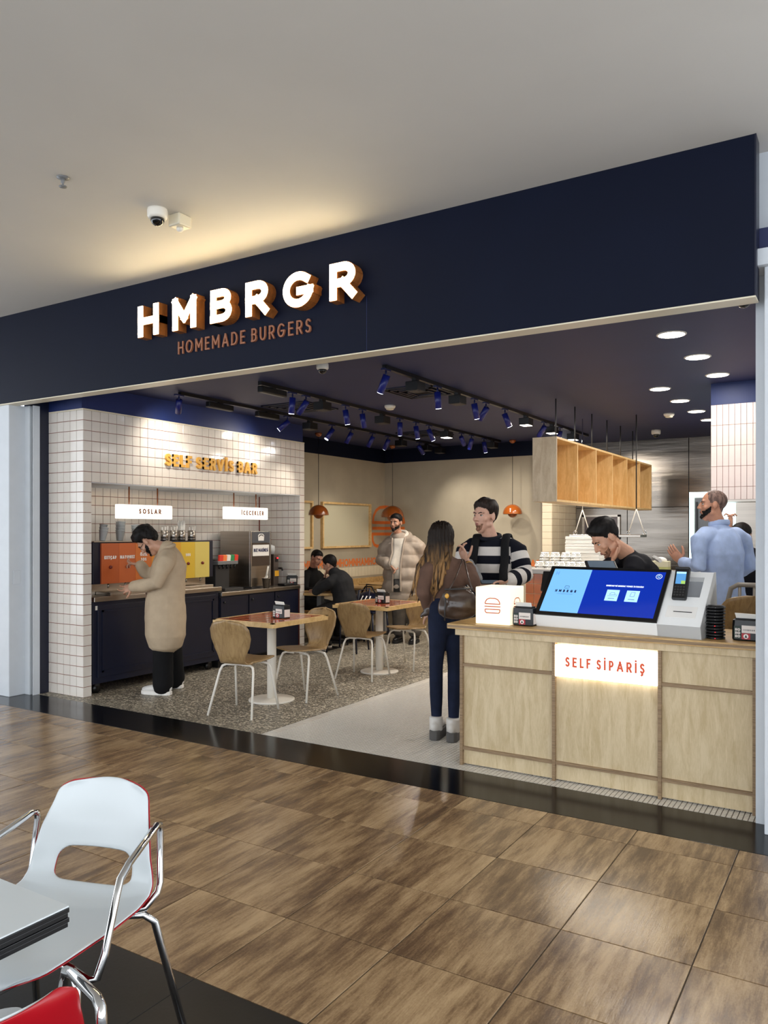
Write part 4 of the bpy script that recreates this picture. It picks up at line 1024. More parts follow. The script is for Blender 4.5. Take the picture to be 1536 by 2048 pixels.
# table 2
c2 = atZ(757, 1345, 0)
cafe_table((c2.x-.02, c2.y+.05), 'square cafe table on white pedestal standing deeper in the shop beside the standing woman')
q = atZ(760, 1207, .76); napkin_box((q.x-.0, q.y+.05, .76), -.12, 'black napkin box on the cafe table beside the standing woman')
l = mid4((663, 1357), (745, 1365), (708, 1342), (792, 1350))
cc = sum(l, Vector((0, 0, 0)))/4
ply_chair((cc.x, cc.y, 0), .12, 'plywood shell chair with its back to the first cafe table, pushed up to the second')
ply_chair((c2.x+.1, c2.y+.48, 0), math.pi-.10, 'plywood shell chair behind the second cafe table, facing the threshold')
# table 3, mostly hidden by the woman
q = atZ(850, 1310, 0)
cafe_table((q.x+.35, q.y+.75), 'square cafe table mostly hidden behind the standing woman')
ply_chair((q.x+.25, q.y+.2, 0), .1, 'plywood shell chair mostly hidden behind the woman in jeans')
# high chairs behind the counter
q = P(1466, 1190, 5.25); ply_chair((q.x, q.y+.1, 0), .5, 'tall plywood chair behind the counter, its rounded back in front of the blue shirt', dz=q.z-.80, cat='high chair')
q = P(1500, 1170, 5.8)
t = thing('grey_high_chair', 'grey tubular high chair beside the white pillar behind the counter', 'high chair', (q.x-.02, q.y, 0))
zt = q.z
MB().tube([(-.13, 0, .1), (-.13, 0, zt-.12), (-.11, 0, zt-.03), (-.06, 0, zt), (.06, 0, zt), (.11, 0, zt-.03), (.13, 0, zt-.12), (.13, 0, .1)], .018, 10).build('back_frame', mat('warm_grey_plastic', (140, 132, 122), .4), t)
for x in (-.05, .05): MB().tube([(x, 0, zt-.01), (x, 0, .72)], .012, 8).build('back_slat', MATS['warm_grey_plastic'], t)
MB().box((-.15, -.3, .70), (.15, .02, .73)).build('seat', MATS['warm_grey_plastic'], t, bevel=.01)
for x in (-.14, .14):
    for y in (-.28, .0): MB().tube([(x, y, .7), (x*1.3, y*1.15, 0)], .014, 8).build('leg', MATS['warm_grey_plastic'], t)
# ================================================================ seating along the beige wall
t = thing('long_bench', 'long light wood bench running along the beige side wall', 'bench', (XB, 9.6, 0))
for i in range(4): MB().box((.008, -1.5+.75*i+.003, .60), (.05, -1.5+.75*(i+1)-.003, .80)).build('back_board', M_plyh, t, bevel=.004)
MB().box((.01, -1.5, .42), (.45, 1.5, .45)).build('seat', M_plyh, t, bevel=.005)
for y in (-1.4, -.5, .5, 1.4):
    MB().box((.05, y-.02, 0), (.09, y+.02, .42)).build('leg', M_black, t); MB().box((.38, y-.02, 0), (.42, y+.02, .42)).build('leg', M_black, t)
    MB().box((.01, y-.015, .45), (.03, y+.015, .62)).build('bracket', M_black, t)
def small_table(u, v, label, rnd=False, s=.3, z=.75, X=-6.3):
    p = atX(u, v, X); t = thing('bench_table', label, 'table', (p.x, p.y, 0))
    if rnd: MB().lathe([(s, z-.03), (s, z)], n=36, smooth=False).build('top', M_plyh, t, bevel=.003)
    else: MB().box((-s, -s, z-.03), (s, s, z)).build('top', M_plyh, t, bevel=.004)
    MB().box((-.035, -.035, .02), (.035, .035, z-.03)).build('pole', M_grey, t)
    MB().box((-.2, -.2, 0), (.2, .2, .015)).build('base', M_black, t, bevel=.004)
    return t
small_table(641, 1182, 'round light wood table between the seated couple', True, .31, X=-6.15)
small_table(712, 1173, 'square light wood table just behind the seated man in black', False, .27)
small_table(768, 1162, 'square light wood table by the bench in the far corner', False, .28)
def navy_stool(p, label):
    t = thing('navy_chair', label, 'chair', p)
    m = M_navyl
    MB().box((-.2, -.2, .44), (.2, .2, .47)).build('seat', m, t, bevel=.01)
    for x in (-.18, .18):
        for y in (-.18, .18): MB().tube([(x, y, .44), (x*1.15, y*1.15, 0)], .013, 8).build('leg', m, t)
    MB().tube([(-.17, .19, .45), (-.18, .23, .8), (.18, .23, .8), (.17, .19, .45)], .012, 8).build('back_frame', m, t)
    return t
# framed pale boards on the side wall
for (u0, u1, lab) in ((645, 742, 'large pale board in a slim wooden frame beside the burger emblem'), (560, 626, 'pale wood-framed board half hidden behind the tiled return')):
    a, b = atX(u0, 1003, XB+.04), atX(u1, 1095, XB+.04); z0 = atX(645, 1097, XB+.04).z; z1 = atX(645, 1003, XB+.04).z
    y0, y1 = max(a.y, 8.02), b.y
    t = thing('framed_board', lab, 'picture frame', (XB+.001, y0, z0)); w, h = y1-y0, z1-z0
    MB().box((0, .01, .01), (.012, w-.01, h-.01)).build('board', M_mirror, t)
    for p0, p1 in (((0, 0), (w, .03)), ((0, h-.03), (w, h)), ((0, .03), (.03, h-.03)), ((w-.03, .03), (w, h-.03))):
        MB().box((0, p0[0], p0[1]), (.05, p1[0], p1[1])).build('frame_bar', M_tabletop, t, bevel=.002)
# ================================================================ hanging shelf over the serving counter
a = atX(1113, 874, -2.557); XH0, XH1, YH0, YH1 = -2.80, -2.557, a.y, 11.15
ZH1, ZH0 = 2.462, 1.835
t = thing('hanging_shelf', 'birch plywood box shelf with six open compartments hanging from the ceiling', 'shelf', (XH0, YH0, ZH0))
w, l, h = XH1-XH0, YH1-YH0, ZH1-ZH0
MB().box((0, 0, 0), (w, .02, h)).build('end_panel', M_plypale, t, bevel=.001); MB().box((0, l-.02, 0), (w, l, h)).build('end_panel', M_plybox, t)
MB().box((0, .02, 0), (w, l-.02, .02)).build('bottom_board', M_plybox, t); MB().box((0, .02, h-.02), (w, l-.02, h)).build('top_board', M_plybox, t)
MB().box((0, .02, .02), (.012, l-.02, h-.02)).build('back_board', M_plybox, t)
for i in range(1, 6): MB().box((.012, l*i/6-.01, .02), (w, l*i/6+.01, h-.02)).build('divider', M_plybox, t)
for i in range(6): MB().tube([(.06, .5+i*(l-.8)/5, h), (.06, .5+i*(l-.8)/5, CEIL-ZH0)], .008).build('rod', M_dark, t)
# ================================================================ serving counter, bowls, cartons
SZ = 1.12; SX0, SX1, SY0, SY1 = -3.36, -2.35, 8.42, 11.0
t = thing('serving_counter', 'serving counter clad in orange glazed tiles with grey top', 'counter', (SX0, SY0, 0))
MB().box((.02, .02, 0), (SX1-SX0, SY1-SY0, SZ-.05)).build('carcass', M_lightgrout, t)
MB().box((-.05, -.05, SZ-.05), (SX1-SX0+.03, SY1-SY0, SZ)).build('top', mat('grey_worktop', (150, 146, 142), .35), t, bevel=.004)
me = tile_mesh('tile', UX, UZ, -UY, .094, .108, .008, .001, M_orangetile)
for i in range(9):
    for j in range(9): put('tile', me, t, (.06+.1*i+.02, .02, SZ-.11-.114*j))
bowl = MB().lathe([(.06, 0), (.061, .004), (.059, .006), (.044, .052), (.042, .053), (.005, .053)], n=24).mesh('bowl', [M_napkin])
pm = MB()
for r, z in ((.0565, .017), (.0525, .030), (.049, .042)):
    for k_ in range(26):
        if (k_*7+int(z*1000)) % 5 == 0: continue
        a = 2*math.pi*k_/26; c_, s_ = math.cos(a), math.sin(a)
        pm.obox((r*c_, r*s_, z), (.0012*c_, .0012*s_, 0), (-.004*s_, .004*c_, 0), (0, 0, .0022))
pm = pm.mesh('print', [M_dark])
def bowl_stack(u, Y, n, label, base=SZ, grp=''):
    x = atY(u, 1130, Y).x
    for i in range(n):
        b = thing('paper_bowl', label, 'bowl', (x+random.uniform(-.003, .003), Y, base+.0335*i), group=grp)
        put('cup_wall', bowl, b, (0, 0, 0)); put('printed_pattern', pm, b, (0, 0, 0))
for i, (u, n) in enumerate(((1080, 2), (1100, 2), (1121, 2), (1142, 2), (1163, 2))): bowl_stack(u, 8.47, n, 'upturned paper bowl in the low front row, %s stack from the striped sweater' % ORD[i], grp='bowls in the low front row')
for i, (u, n) in enumerate(((1090, 5), (1111, 5), (1132, 5), (1153, 5))): bowl_stack(u, 8.62, n, 'upturned paper bowl in the tall back row, %s stack from the striped sweater' % ORD[i], grp='bowls in the tall back row')
x0, x1 = atY(1139, 1100, 8.95).x, atY(1206, 1100, 8.95).x
for i in range(23):
    o = MB().box((x0, 8.8, 0), (x1, 9.1, .0145)).build('white_box_blank', M_napkin, bevel=.002)
    o.location = (random.uniform(-.004, .004), random.uniform(-.004, .004), SZ+.016*i)
    tag(o, 'flat white carton blank %s the pile behind the paper bowls' % ('topmost on' if i == 22 else 'in the upper half of' if i > 11 else 'in the lower half of'), 'carton', 'stacked white carton blanks')
# suspended heat shelf
DH = 9.55
a, b = P(1146, 1069, DH), P(1292, 1074, DH-.35)
t = thing('hanging_heat_shelf', 'slim steel shelf hanging on cords in front of the steel wall', 'shelf', (a.x, a.y, a.z))
dx = Vector((b.x-a.x, 0, 0)); 
MB().box((0, -.15, -.03), (dx.x, .15, .0)).build('plate', M_steel, t, bevel=.004)
for f, ub in ((.14, 0), (.9, 1)):
    cx = dx.x*f
    MB().tube([(cx, 0, CEIL-a.z), (cx, 0, .30)], .007).build('rod', M_chrome if ub == 0 else M_blackmat, t)
    for s_ in (-1, 1):
        MB().tube([(cx, 0, .30), (cx+s_*.09, 0, .02)], .006).build('cord', M_whitemetal, t)
        MB().tube([(cx+s_*.09+.022*math.cos(q_), 0, .022+.022*math.sin(q_)) for q_ in [2*math.pi*i/14 for i in range(15)]], .005, 6).build('hook_ring', M_chrome, t)
# steel pass with food cartons
a, b = P(1305, 1136, 7.45), P(1420, 1136, 7.45)
t = thing('steel_pass', 'steel kitchen pass in front of the man in the blue shirt', 'counter', (a.x, a.y, 0))
zt = 1.17
MB().box((-.35, 0, zt-.04), (.9, .3, zt)).build('top', M_steel, t, bevel=.004)
MB().box((-.33, .02, .08), (.88, .28, zt-.04)).build('cabinet', M_steel, t)
for x in (-.3, .85): MB().box((x-.02, .05, 0), (x+.02, .25, .08)).build('foot', M_dark, t)
p = atZ(1325, 1135, zt); 
c_ = thing('food_carton', 'pale carton with yellow-green print on the steel pass', 'carton', (P(1324, 1130, 7.6).x, a.y+.15, zt))
MB().box((-.08, -.06, 0), (.08, .06, .035)).build('green_base', mat('yellow_green_print', (190, 190, 120), .6), c_); MB().box((-.08, -.06, .035), (.08, .06, .09)).build('body', mat('pale_carton', (222, 214, 180), .6), c_, bevel=.002)
MB().ell((0, 0, .095), (.06, 0, 0), (0, .045, 0), (0, 0, .035)).build('paper_wrap', M_napkin, c_)
# lit fridge and steel oven seen below the bulkhead
a, b = atY(1380, 985, 10.0), atY(1530, 985, 10.0)
t = thing('lit_fridge', 'tall steel fridge with glowing white light strips behind the staff', 'fridge', (a.x, 10.0, 0)); w = b.x-a.x; zf = a.z
MB().box((0, 0, .05), (w, .7, zf)).build('cabinet', M_steel, t)
MB().box((.05, .1, 0), (w-.05, .6, .05)).build('plinth', M_black, t)
MB().box((0, -.04, .05), (.045, 0, zf)).box((0, -.04, zf-.06), (w*.42, 0, zf)).build('light_strip', M_bluelight, t)
MB().box((.06, -.03, .08), (w*.40, 0, zf-.07)).build('door', mat('dark_glass', (70, 70, 70), .12), t)
MB().box((w*.44, -.03, .9), (w*.62, 0, zf-.05)).build('glowing_panel', M_bluelight, t); MB().box((w*.64, -.03, .08), (w, 0, zf-.05)).build('door', M_steel, t)
MB().box((.075, -.06, 1.2), (.095, -.03, 1.9)).build('handle', M_black, t)
# shopping bag and things on the tables
p = atX(737, 1203, -5.82); t = navy_stool((p.x, p.y, 0), 'navy metal chair holding the striped bag'); 
t = thing('striped_bag', 'dark navy sports bag with white stripes resting on a chair', 'bag', (p.x, p.y, .47))
MB().loft([(-.2, 0, .1), (0, 0, .12), (.2, 0, .1)], [.1, .13, .1], [.11, .14, .11], side=(0, 1, 0), n=16).build('body', M_navyl, t)
for x in (-.1, -.04, .02): MB().tube([(x, -.128, .05), (x+.05, -.132, .12), (x+.08, -.1, .2)], .009, 6).build('stripe', M_whiteink, t)
MB().tube([(-.12, 0, .22), (-.05, 0, .32), (.05, 0, .32), (.12, 0, .22)], .011, 8).build('handle', M_black, t)
# ================================================================ food-court furniture in the foreground
WC = [(0, .255, .405, .10), (.03, .25, .43, .17), (.1, .2, .447, .205), (.3, .04, .442, .222), (.45, -.1, .437, .222), (.53, -.165, .45, .22), (.6, -.21, .49, .216), (.66, -.232, .545, .208),
      (.78, -.262, .64, .188), (.88, -.288, .695, .170), (.95, -.305, .738, .160), (.985, -.312, .757, .145), (1, -.316, .765, .118)]
def mall_chair(loc, rz, label):
    t = thing('shell_armchair', label, 'chair', loc, rz)
    nr, nc = 34, 17; pts = []; 
    svals = [i/(nr-1) for i in range(nr)]
    for s in svals:
        y, z, w = interp(WC, s)
        for j in range(nc):
            q = -1+2*j/(nc-1); x = w*q
            pts.append(Vector((x, y+.045*q*q*min(1, max(0, (s-.5)/.2)), z+.028*q*q*(1 if s < .5 else max(0, 1-(s-.5)/.15)))))
    hole = set()
    for i in range(nr-1):
        for j in range(nc-1):
            if .585 < (svals[i]+svals[i+1])/2 < .705 and 3 <= j <= nc-5: hole.add((i, j))
    # round the slot's corners
    js = [3, nc-4]
    rows = [i for i in range(nr) if any((i, j) in hole or (i-1, j) in hole for j in range(nc))]
    i0, i1 = min(rows), max(rows)
    for i in (i0, i1):
        for j, sg in ((3, 1), (nc-4, -1)):
            pts[i*nc+j] = pts[i*nc+j].lerp(pts[(i+(1 if i == i0 else -1))*nc+j+sg], .45)
    nrm = []
    for i in range(nr):
        for j in range(nc):
            a = pts[i*nc+min(j+1, nc-1)]-pts[i*nc+max(j-1, 0)]; b = pts[min(i+1, nr-1)*nc+j]-pts[max(i-1, 0)*nc+j]; nrm.append(a.cross(b).normalized())
    n = nr*nc; fr = [(i, j) for i in range(nr-1) for j in range(nc-1) if (i, j) not in hole]
    def slab(name, m, off0, off1):
        mb = MB(); V = [p-q*off0 for p, q in zip(pts, nrm)]+[p-q*off1 for p, q in zip(pts, nrm)]
        F_ = []; E = {}
        for i, j in fr:
            f = (i*nc+j, i*nc+j+1, (i+1)*nc+j+1, (i+1)*nc+j); F_.append(f); F_.append(tuple(n+k for k in reversed(f)))
            for k in range(4):
                e = (f[k], f[(k+1) % 4]); 
                if (e[1], e[0]) in E: del E[(e[1], e[0])]
                else: E[e] = 1
        for a, b in E: F_.append((b, a, n+a, n+b))
        mb.add(V, F_, 0, True); o = mb.build(name, m, t)
        sb = o.modifiers.new('sub', 'SUBSURF'); sb.levels = 1; sb.render_levels = 1
        return o
    slab('red_backing', M_redplas, 0, .0045); slab('seat_shell', M_whiteplas, .0047, .0115)
    for sx in (-1, 1):
        MB().tube([(sx*.10, .12, .425), (sx*.17, .14, .42), (sx*.195, .155, .39), (sx*.235, .225, 0.012)], .0115, 10).build('leg', M_chrome, t)
        MB().tube([(sx*.10, -.13, .42), (sx*.19, -.17, .418), (sx*.215, -.19, .39), (sx*.262, -.285, 0.012)], .0115, 10).build('leg', M_chrome, t)
        MB().tube([(sx*.12, .11, .415), (sx*.215, .135, .395), (sx*.24, .135, .405), (sx*.25, .115, .46), (sx*.248, .06, .585), (sx*.243, .035, .615), (sx*.236, -.02, .635), (sx*.215, -.20, .672), (sx*.213, -.222, .665), (sx*.213, -.225, .645),
                   (sx*.222, -.21, .50), (sx*.222, -.195, .475), (sx*.2, -.165, .442), (sx*.12, -.13, .425)], .0105, 10).build('armrest', M_chrome, t)
        for y, x in ((.226, .2355), (-.286, .2625)): MB().lathe([(.015, 0), (.015, .014), (.011, .02)], (sx*x, y, 0), n=12).build('foot_cap', M_black, t)
    return t
mall_chair((-1.95, 1.37, 0), math.radians(198), 'white shell armchair with red underside, slot in its back and chrome arms')
mall_chair((-1.484, .814, 0), math.radians(74), 'red-backed shell armchair with chrome arm turned towards the white table')
t = thing('food_court_table', 'white table with thick black grooved edge beside the white armchair', 'table', (-1.85, .70, 0))
z = .74; a = .38
MB().box((-a, -a, z-.004), (a, a, z)).build('white_top', M_whiteplas, t, bevel=.002)
for i in range(4): 
    e = .002 if i % 2 else 0
    MB().box((-a+e, -a+e, z-.004-.0105*(i+1)), (a-e, a-e, z-.0045-.0105*i)).build('edge_layer', M_black, t, bevel=.001)
MB().box((-.04, -.04, .02), (.04, .04, z-.046)).build('pole', M_black, t); MB().box((-.25, -.25, 0), (.25, .25, .02)).build('base', M_black, t, bevel=.005)
# ================================================================ people
R_ = Vector((RX, RY, 0)); V_ = Vector((VX, VY, 0))
def solid(mb, voxel, it=4, fac=.5):
    """union of all closed pieces of mb as one continuous surface -> vertices, normals, faces"""
    ob = bpy.data.objects.new('tmp', mb.mesh('tmp')); COL.objects.link(ob)
    m = ob.modifiers.new('r', 'REMESH'); m.mode = 'VOXEL'; m.voxel_size = voxel
    if it: s = ob.modifiers.new('s', 'SMOOTH'); s.factor = fac; s.iterations = it
    dg = bpy.context.evaluated_depsgraph_get(); ev = ob.evaluated_get(dg)
    me = bpy.data.meshes.new_from_object(ev)
    n = len(me.vertices); co = np.empty(n*3); me.vertices.foreach_get('co', co); co = co.reshape(-1, 3)
    no = np.empty(n*3); me.vertices.foreach_get('normal', no); no = no.reshape(-1, 3)
    fs = [tuple(p.vertices) for p in me.polygons]
    bpy.data.objects.remove(ob); bpy.data.meshes.remove(me)
    return co, no, fs
def wrinkle(co, no, amp, f=(14, 14, 9), seed=0):
    out = np.empty(len(co))
    for i, p in enumerate(co):
        out[i] = noise.noise(Vector((p[0]*f[0]+seed, p[1]*f[1], p[2]*f[2])))*.7+abs(noise.noise(Vector((p[0]*f[0]*.6+9, p[1]*f[1]*.6+seed, p[2]*f[2]*1.7))))*.6
    return co+no*((out-.15)*amp)[:, None]
def raw(name, co, fs, mats, parent, base, mi=None):
    me = bpy.data.meshes.new(name); me.from_pydata((co-np.array(base)).tolist(), [], fs)
    for m in mats: me.materials.append(m)
    me.polygons.foreach_set('use_smooth', [True]*len(fs))
    if mi is not None: me.polygons.foreach_set('material_index', mi)
    me.update(); o = bpy.data.objects.new(name, me); COL.objects.link(o); o.parent = parent; return o
def lerp(a, b, f): return Vector(a).lerp(Vector(b), f)
def head_parts(mb, c, hx, hf, hu, k):
    L = lambda x, y, z: c+hx*(x*k)+hf*(y*k)+hu*(z*k)
    def E(p, r): mb.ell(L(*p), hx*r[0]*k, hf*r[1]*k, hu*r[2]*k, 18, 14)
    E((0, -.012, .036), (.075, .094, .083))
    mb.loft([L(0, .018, .04), L(0, .026, -.01), L(0, .03, -.05), L(0, .035, -.08), L(0, .05, -.102)], [.066*k, .063*k, .055*k, .046*k, .028*k], [.064*k, .064*k, .058*k, .048*k, .032*k], side=hx, n=18)
    mb.loft([L(0, .082, .026), L(0, .098, -.004), L(0, .109, -.026)], [.008*k, .010*k, .012*k], [.009*k, .011*k, .011*k], side=hx, n=10)
    for s in (-1, 1):
        E((s*.011, .096, -.031), (.008, .010, .007)); E((s*.032, .073, .030), (.026, .014, .009)); E((s*.043, .056, -.022), (.022, .024, .02))
        E((s*.0775, -.008, -.004), (.009, .019, .032)); E((s*.05, .01, -.062), (.016, .03, .022))
    E((0, .083, -.056), (.021, .012, .006)); E((0, .081, -.066), (.017, .012, .006)); E((0, .076, -.097), (.02, .016, .014))
def hand(mb, w, d, n, curl=.5, k=1.0, side=1):
    """palm and five fingers; d = direction of the hand, n = palm normal, side = which side the thumb leaves"""
    d = d.normalized(); n = (n-d*n.dot(d)).normalized(); s = d.cross(n)*side
    mb.loft([w-d*.02, w+d*.02, w+d*.055*k, w+d*.088*k], [.026*k, .034*k, .041*k, .039*k], [.02*k, .016*k, .014*k, .011*k], side=s, n=12)
    for off, ln in ((.030, .070), (.010, .080), (-.010, .075), (-.030, .058)):
        p = w+d*.084*k+s*off*k; q = d.copy(); pts = [p-d*.012, p]
        for j, f in enumerate((.45, .32, .25)):
            a = curl*(.5+.5*j); q = (q*math.cos(a)+n*math.sin(a)).normalized(); n2 = (n-q*n.dot(q)); n = n2.normalized() if n2.length > .1 else n
            p = p+q*ln*f*k; pts.append(p)
        mb.loft(pts, [.0085*k, .009*k, .0085*k, .008*k, .0065*k], n=8)
        n = (Vector(n)-d*Vector(n).dot(d)); n = n.normalized() if n.length > .1 else d.orthogonal()
    p = w+d*.025*k+s*.03*k; a = (d*.6+s*.75+n*.25).normalized(); b = (d*.95+s*.25+n*.4).normalized()
    mb.loft([p-s*.01, p+a*.03*k, p+a*.045*k+b*.025*k, p+a*.045*k+b*.05*k], [.013*k, .0115*k, .0095*k, .007*k], n=8)
def torso_sec(J, k=1.0, o=0):
    pel, ch, nk = J['pelvis'], J['chest'], J['neck']; up = (ch-pel).normalized()
    w = J.get('w', 1.0)*k
    return [(pel-up*.10, .155*w+o, .11*w+o), (pel, .168*w+o, .118*w+o), (lerp(pel, ch, .5), .148*w+o, .108*w+o), (ch, .168*w+o, .122*w+o), (lerp(ch, nk, .5), .155*w+o, .10*w+o), (lerp(ch, nk, .82), .09*w+o, .075*w+o), (nk, .062*w+o, .06*w+o)]
def add_sec(mb, secs, side, n=20): mb.loft([s[0] for s in secs], [s[1] for s in secs], [s[2] for s in secs], side=side, n=n)
def arm(mb, J, s, o=0, end=1.0, start=0.0, r=(.056, .052, .045, .043, .036, .028)):
    a, b, c = J['sh'+s], J['el'+s], J['wr'+s]
    tr = lerp(J['chest'], J['neck'], .62); dn = (b-a).normalized()
    pts = [lerp(tr, a, .25), lerp(tr, a, .7)-UZ*.004, a+dn*.045, lerp(a, b, .5), b, lerp(b, c, .5*end), lerp(b, c, end)]
    mb.loft(pts, [r[0]+o-.008, r[0]+o, r[1]+o]+[x+o for x in r[2:]], n=14)
def leg(mb, J, s, o=0, end=1.0, r=(.088, .08, .062, .058, .048, .04)):
    a, b, c = J['hip'+s], J['kn'+s], J['an'+s]
    mb.loft([a+UZ*.05, lerp(a, b, .3), lerp(a, b, .75), b, lerp(b, c, .45), lerp(b, c, end)], [x+o for x in r], n=16)
def shell(co, no, fs, thick, c):
    """faces of the head where thick(i) > 0, pushed out by that much"""
    th = np.array([thick(i) for i in range(len(co))])
    keep = [f for f in fs if all(th[i] > 0 for i in f)]
    ids = sorted({i for f in keep for i in f}); mp = {j: i for i, j in enumerate(ids)}
    rad = co[ids]-np.array(c); rad /= np.linalg.norm(rad, axis=1)[:, None]
    d = no[ids]*.6+rad*.4
    return co[ids]+d*th[ids][:, None], [tuple(mp[i] for i in f) for f in keep]
def lace(a, b, f): f = max(0, min(1, f)); return a+(b-a)*f
def sstep(a, b, x): t = max(0, min(1, (x-a)/(b-a))); return t*t*(3-2*t)
HAIR = {}
def hair_mat(name, c):
    if name not in HAIR: HAIR[name] = mat('hair_'+name, c, .55, var=.55, vscale=60, stretch=(1, 1, .25), bump=.0015, spec=.18)
    return HAIR[name]
SKIN = {}
def skin_mat(c):
    if c not in SKIN: SKIN[c] = mat('skin_%d' % len(SKIN), c, .5, var=.06, vscale=30)
    return SKIN[c]
M_eye = mat('eye_white', (215, 208, 200), .2); M_iris = mat('eye_dark', (40, 28, 20), .15); 
FAB = {}
def fab(name, c, var=.1, rough=.85, bump=.0012, bscale=160, vscale=12):
    if name not in FAB: FAB[name] = mat('fabric_'+name, c, rough, var=var, vscale=vscale, bump=bump, bscale=bscale, spec=.25)
    return FAB[name]
def person(label, J, skin=(188, 142, 116), hair=None, hcol=('black', (22, 19, 18)), beard=None, legs=True, hands=('L', 'R'), hk=1.0, lip=(150, 92, 84)):
    """root + one continuous body with head, neck, arms and hands; returns root and helpers for clothes"""
    base = Vector((J['pelvis'].x, J['pelvis'].y, 0))
    if 'base' in J: base = J['base']
    root = thing('person', label, 'person', base)
    hf = J['hf'].normalized(); hu = J.get('hu', UZ); hx = hf.cross(hu).normalized(); hu = hx.cross(hf).normalized(); c = J['head']
    J['hx'], J['hf'], J['hu'] = hx, hf, hu
    side = (J['shR']-J['shL']).normalized()
    mb = MB(); add_sec(mb, torso_sec(J, .86), side)
    mb.loft([lerp(J['neck'], J['chest'], .25), J['neck'], c-hu*.075-hf*.012, c-hu*.03-hf*.02], [.062, .057*hk, .056*hk, .055], n=14)
    head_parts(mb, c, hx, hf, hu, hk)
    for s in 'LR': arm(mb, J, s, -.008)
    if legs:
        for s in 'LR':
            leg(mb, J, s, -.012); t = J['toe'+s] if 'toe'+s in J else J['f']
            a = J['an'+s]; mb.loft([a+UZ*.02, Vector((a.x, a.y, a.z-.04))+t*.05], [.035, .03], n=10)
    co, no, fs = solid(mb, .0065, 3)
    hm = MB()
    for s in hands:
        w = J['wr'+s]; d = J.get('hd'+s) or (w-J['el'+s]).normalized(); hand(hm, w, d, J.get('hn'+s, -UZ), J.get('curl'+s, .45), 1.0, J.get('th'+s, 1))
    Lc = lambda x, y, z: c+hx*(x*hk)+hf*(y*hk)+hu*(z*hk)
    ex = MB()
    for s in (-1, 1):
        ex.ell(Lc(s*.031, .0745, .004), hx*.0135, hf*.0095, hu*.0062, 12, 8, 0)
        ex.ell(Lc(s*.031, .0805, .004), hx*.0058, hf*.0042, hu*.0056, 10, 8, 1)
        ex.loft([Lc(s*.012, .0885, .021), Lc(s*.032, .0865, .028), Lc(s*.052, .072, .022)], [.0035, .0042, .002], n=6, mi=2)
        ex.loft([Lc(s*.016, .080, .0085), Lc(s*.031, .0845, .0115), Lc(s*.046, .076, .008)], [.0015, .002, .0012], n=6, mi=2)
    ex.ell(Lc(0, .092, -.0565), hx*.019, hf*.006, hu*.0042, 10, 8, 3); ex.ell(Lc(0, .0905, -.0645), hx*.016, hf*.006, hu*.0046, 10, 8, 3)
    n0 = len(co); hv = np.array([tuple(v) for v in hm.v]).reshape(-1, 3) if hm.v else np.zeros((0, 3)); n1 = n0+len(hv)
    allv = np.vstack([co, hv, np.array([tuple(v) for v in ex.v])])
    F_ = fs+[tuple(i+n0 for i in f) for f in hm.f]+[tuple(i+n1 for i in f) for f in ex.f]
    mi = [0]*(len(fs)+len(hm.f))+[m+1 for m in ex.m]
    hmm = hair_mat(*hcol)
    ln = 'lips_%d_%d_%d' % lip
    raw('body', allv, F_, [skin_mat(skin), M_eye, M_iris, hmm, MATS.get(ln) or mat(ln, lip, .45)], root, base, mi)
    # hair and beard grown from the head surface
    q = co-np.array(c); X = q @ np.array(hx)/hk; Y = q @ np.array(hf)/hk; Z = q @ np.array(hu)/hk
    J['loc'] = (X, Y, Z)
    if hair:
        top, sides, line = hair.get('top', .025), hair.get('side', .008), hair.get('line', 0)
        def th(i):
            x, y, z = X[i], Y[i], Z[i]
            if z < -.085 or abs(x) > .1 or abs(y) > .14 or z > .2: return 0
            if y > .085: zb = .07+line
            elif y > .045: zb = lace(.048, .07, (y-.045)/.04)+line
            elif y > .025: zb = lace(.012, .048, (y-.025)/.02)
            elif y > -.028: zb = .012 if abs(x) < .078 else .032
            else: zb = lace(.012, hair.get('back', -.062), (-.028-y)/.03)
            zb += .004*noise.noise(Vector((x*90, y*90, 1.7)))
            if z < zb: return 0
            f = sstep(zb, zb+.035, z); t = sides+(top-sides)*sstep(.03, .095, z)
            if hair.get('quiff') and y > .03: t += hair['quiff']*sstep(.03, .08, y)*sstep(.06, .09, z)
            st = noise.noise(Vector((x*70, y*16, z*40)))*.35+noise.noise(Vector((x*30+5, y*24, z*24)))*.4
            return max(.0012, t*f*(1+hair.get('rough', .5)*st))
        v, f = shell(co, no, fs, th, c)
        raw('hair', v, f, [hmm], root, base)
    if beard:
        def tb(i):
            x, y, z = X[i], Y[i], Z[i]
            if abs(x) > .074 or y < .012 or z < -.125 or z > .01 or y < beard.get('ymin', 0): return 0
            if z < -.055 and y < .012+(-.055-z)*1.1: return 0
            zt = lace(.02, -.028, (y-.0)/.06) if y < .06 else lace(-.028, -.04, (y-.06)/.03)
            if y < .03 and abs(x) < .045: return 0
            if z > zt+beard.get('line', -.012): return 0
            if abs(x) < .021 and -.068 < z < -.052 and y > .07: return 0
            if abs(x) < .010 and z > -.045: return .0 if z > -.038 else .002
            return beard.get('t', .004)*(1+.4*noise.noise(Vector((x*120, y*120, z*120))))
        v, f = shell(co, no, fs, tb, c)
        if f: raw('beard', v, f, [hair_mat(*beard.get('col', hcol))], root, base)
    return root, base, side
def cloth(name, root, base, mb, m, voxel=.011, it=5, amp=.006, f=(14, 14, 9), cut=None, fn=None, mi=None):
    co, no, fs = solid(mb, voxel, it)
    if amp: co = wrinkle(co, no, amp, f, random.random()*50)
    if fn is not None: co = fn(co, no)
    if cut is not None:
        k = cut(co); fs = [q for q in fs if not all(k[i] for i in q)]
    return raw(name, co, fs, m if isinstance(m, list) else [m], root, base), co
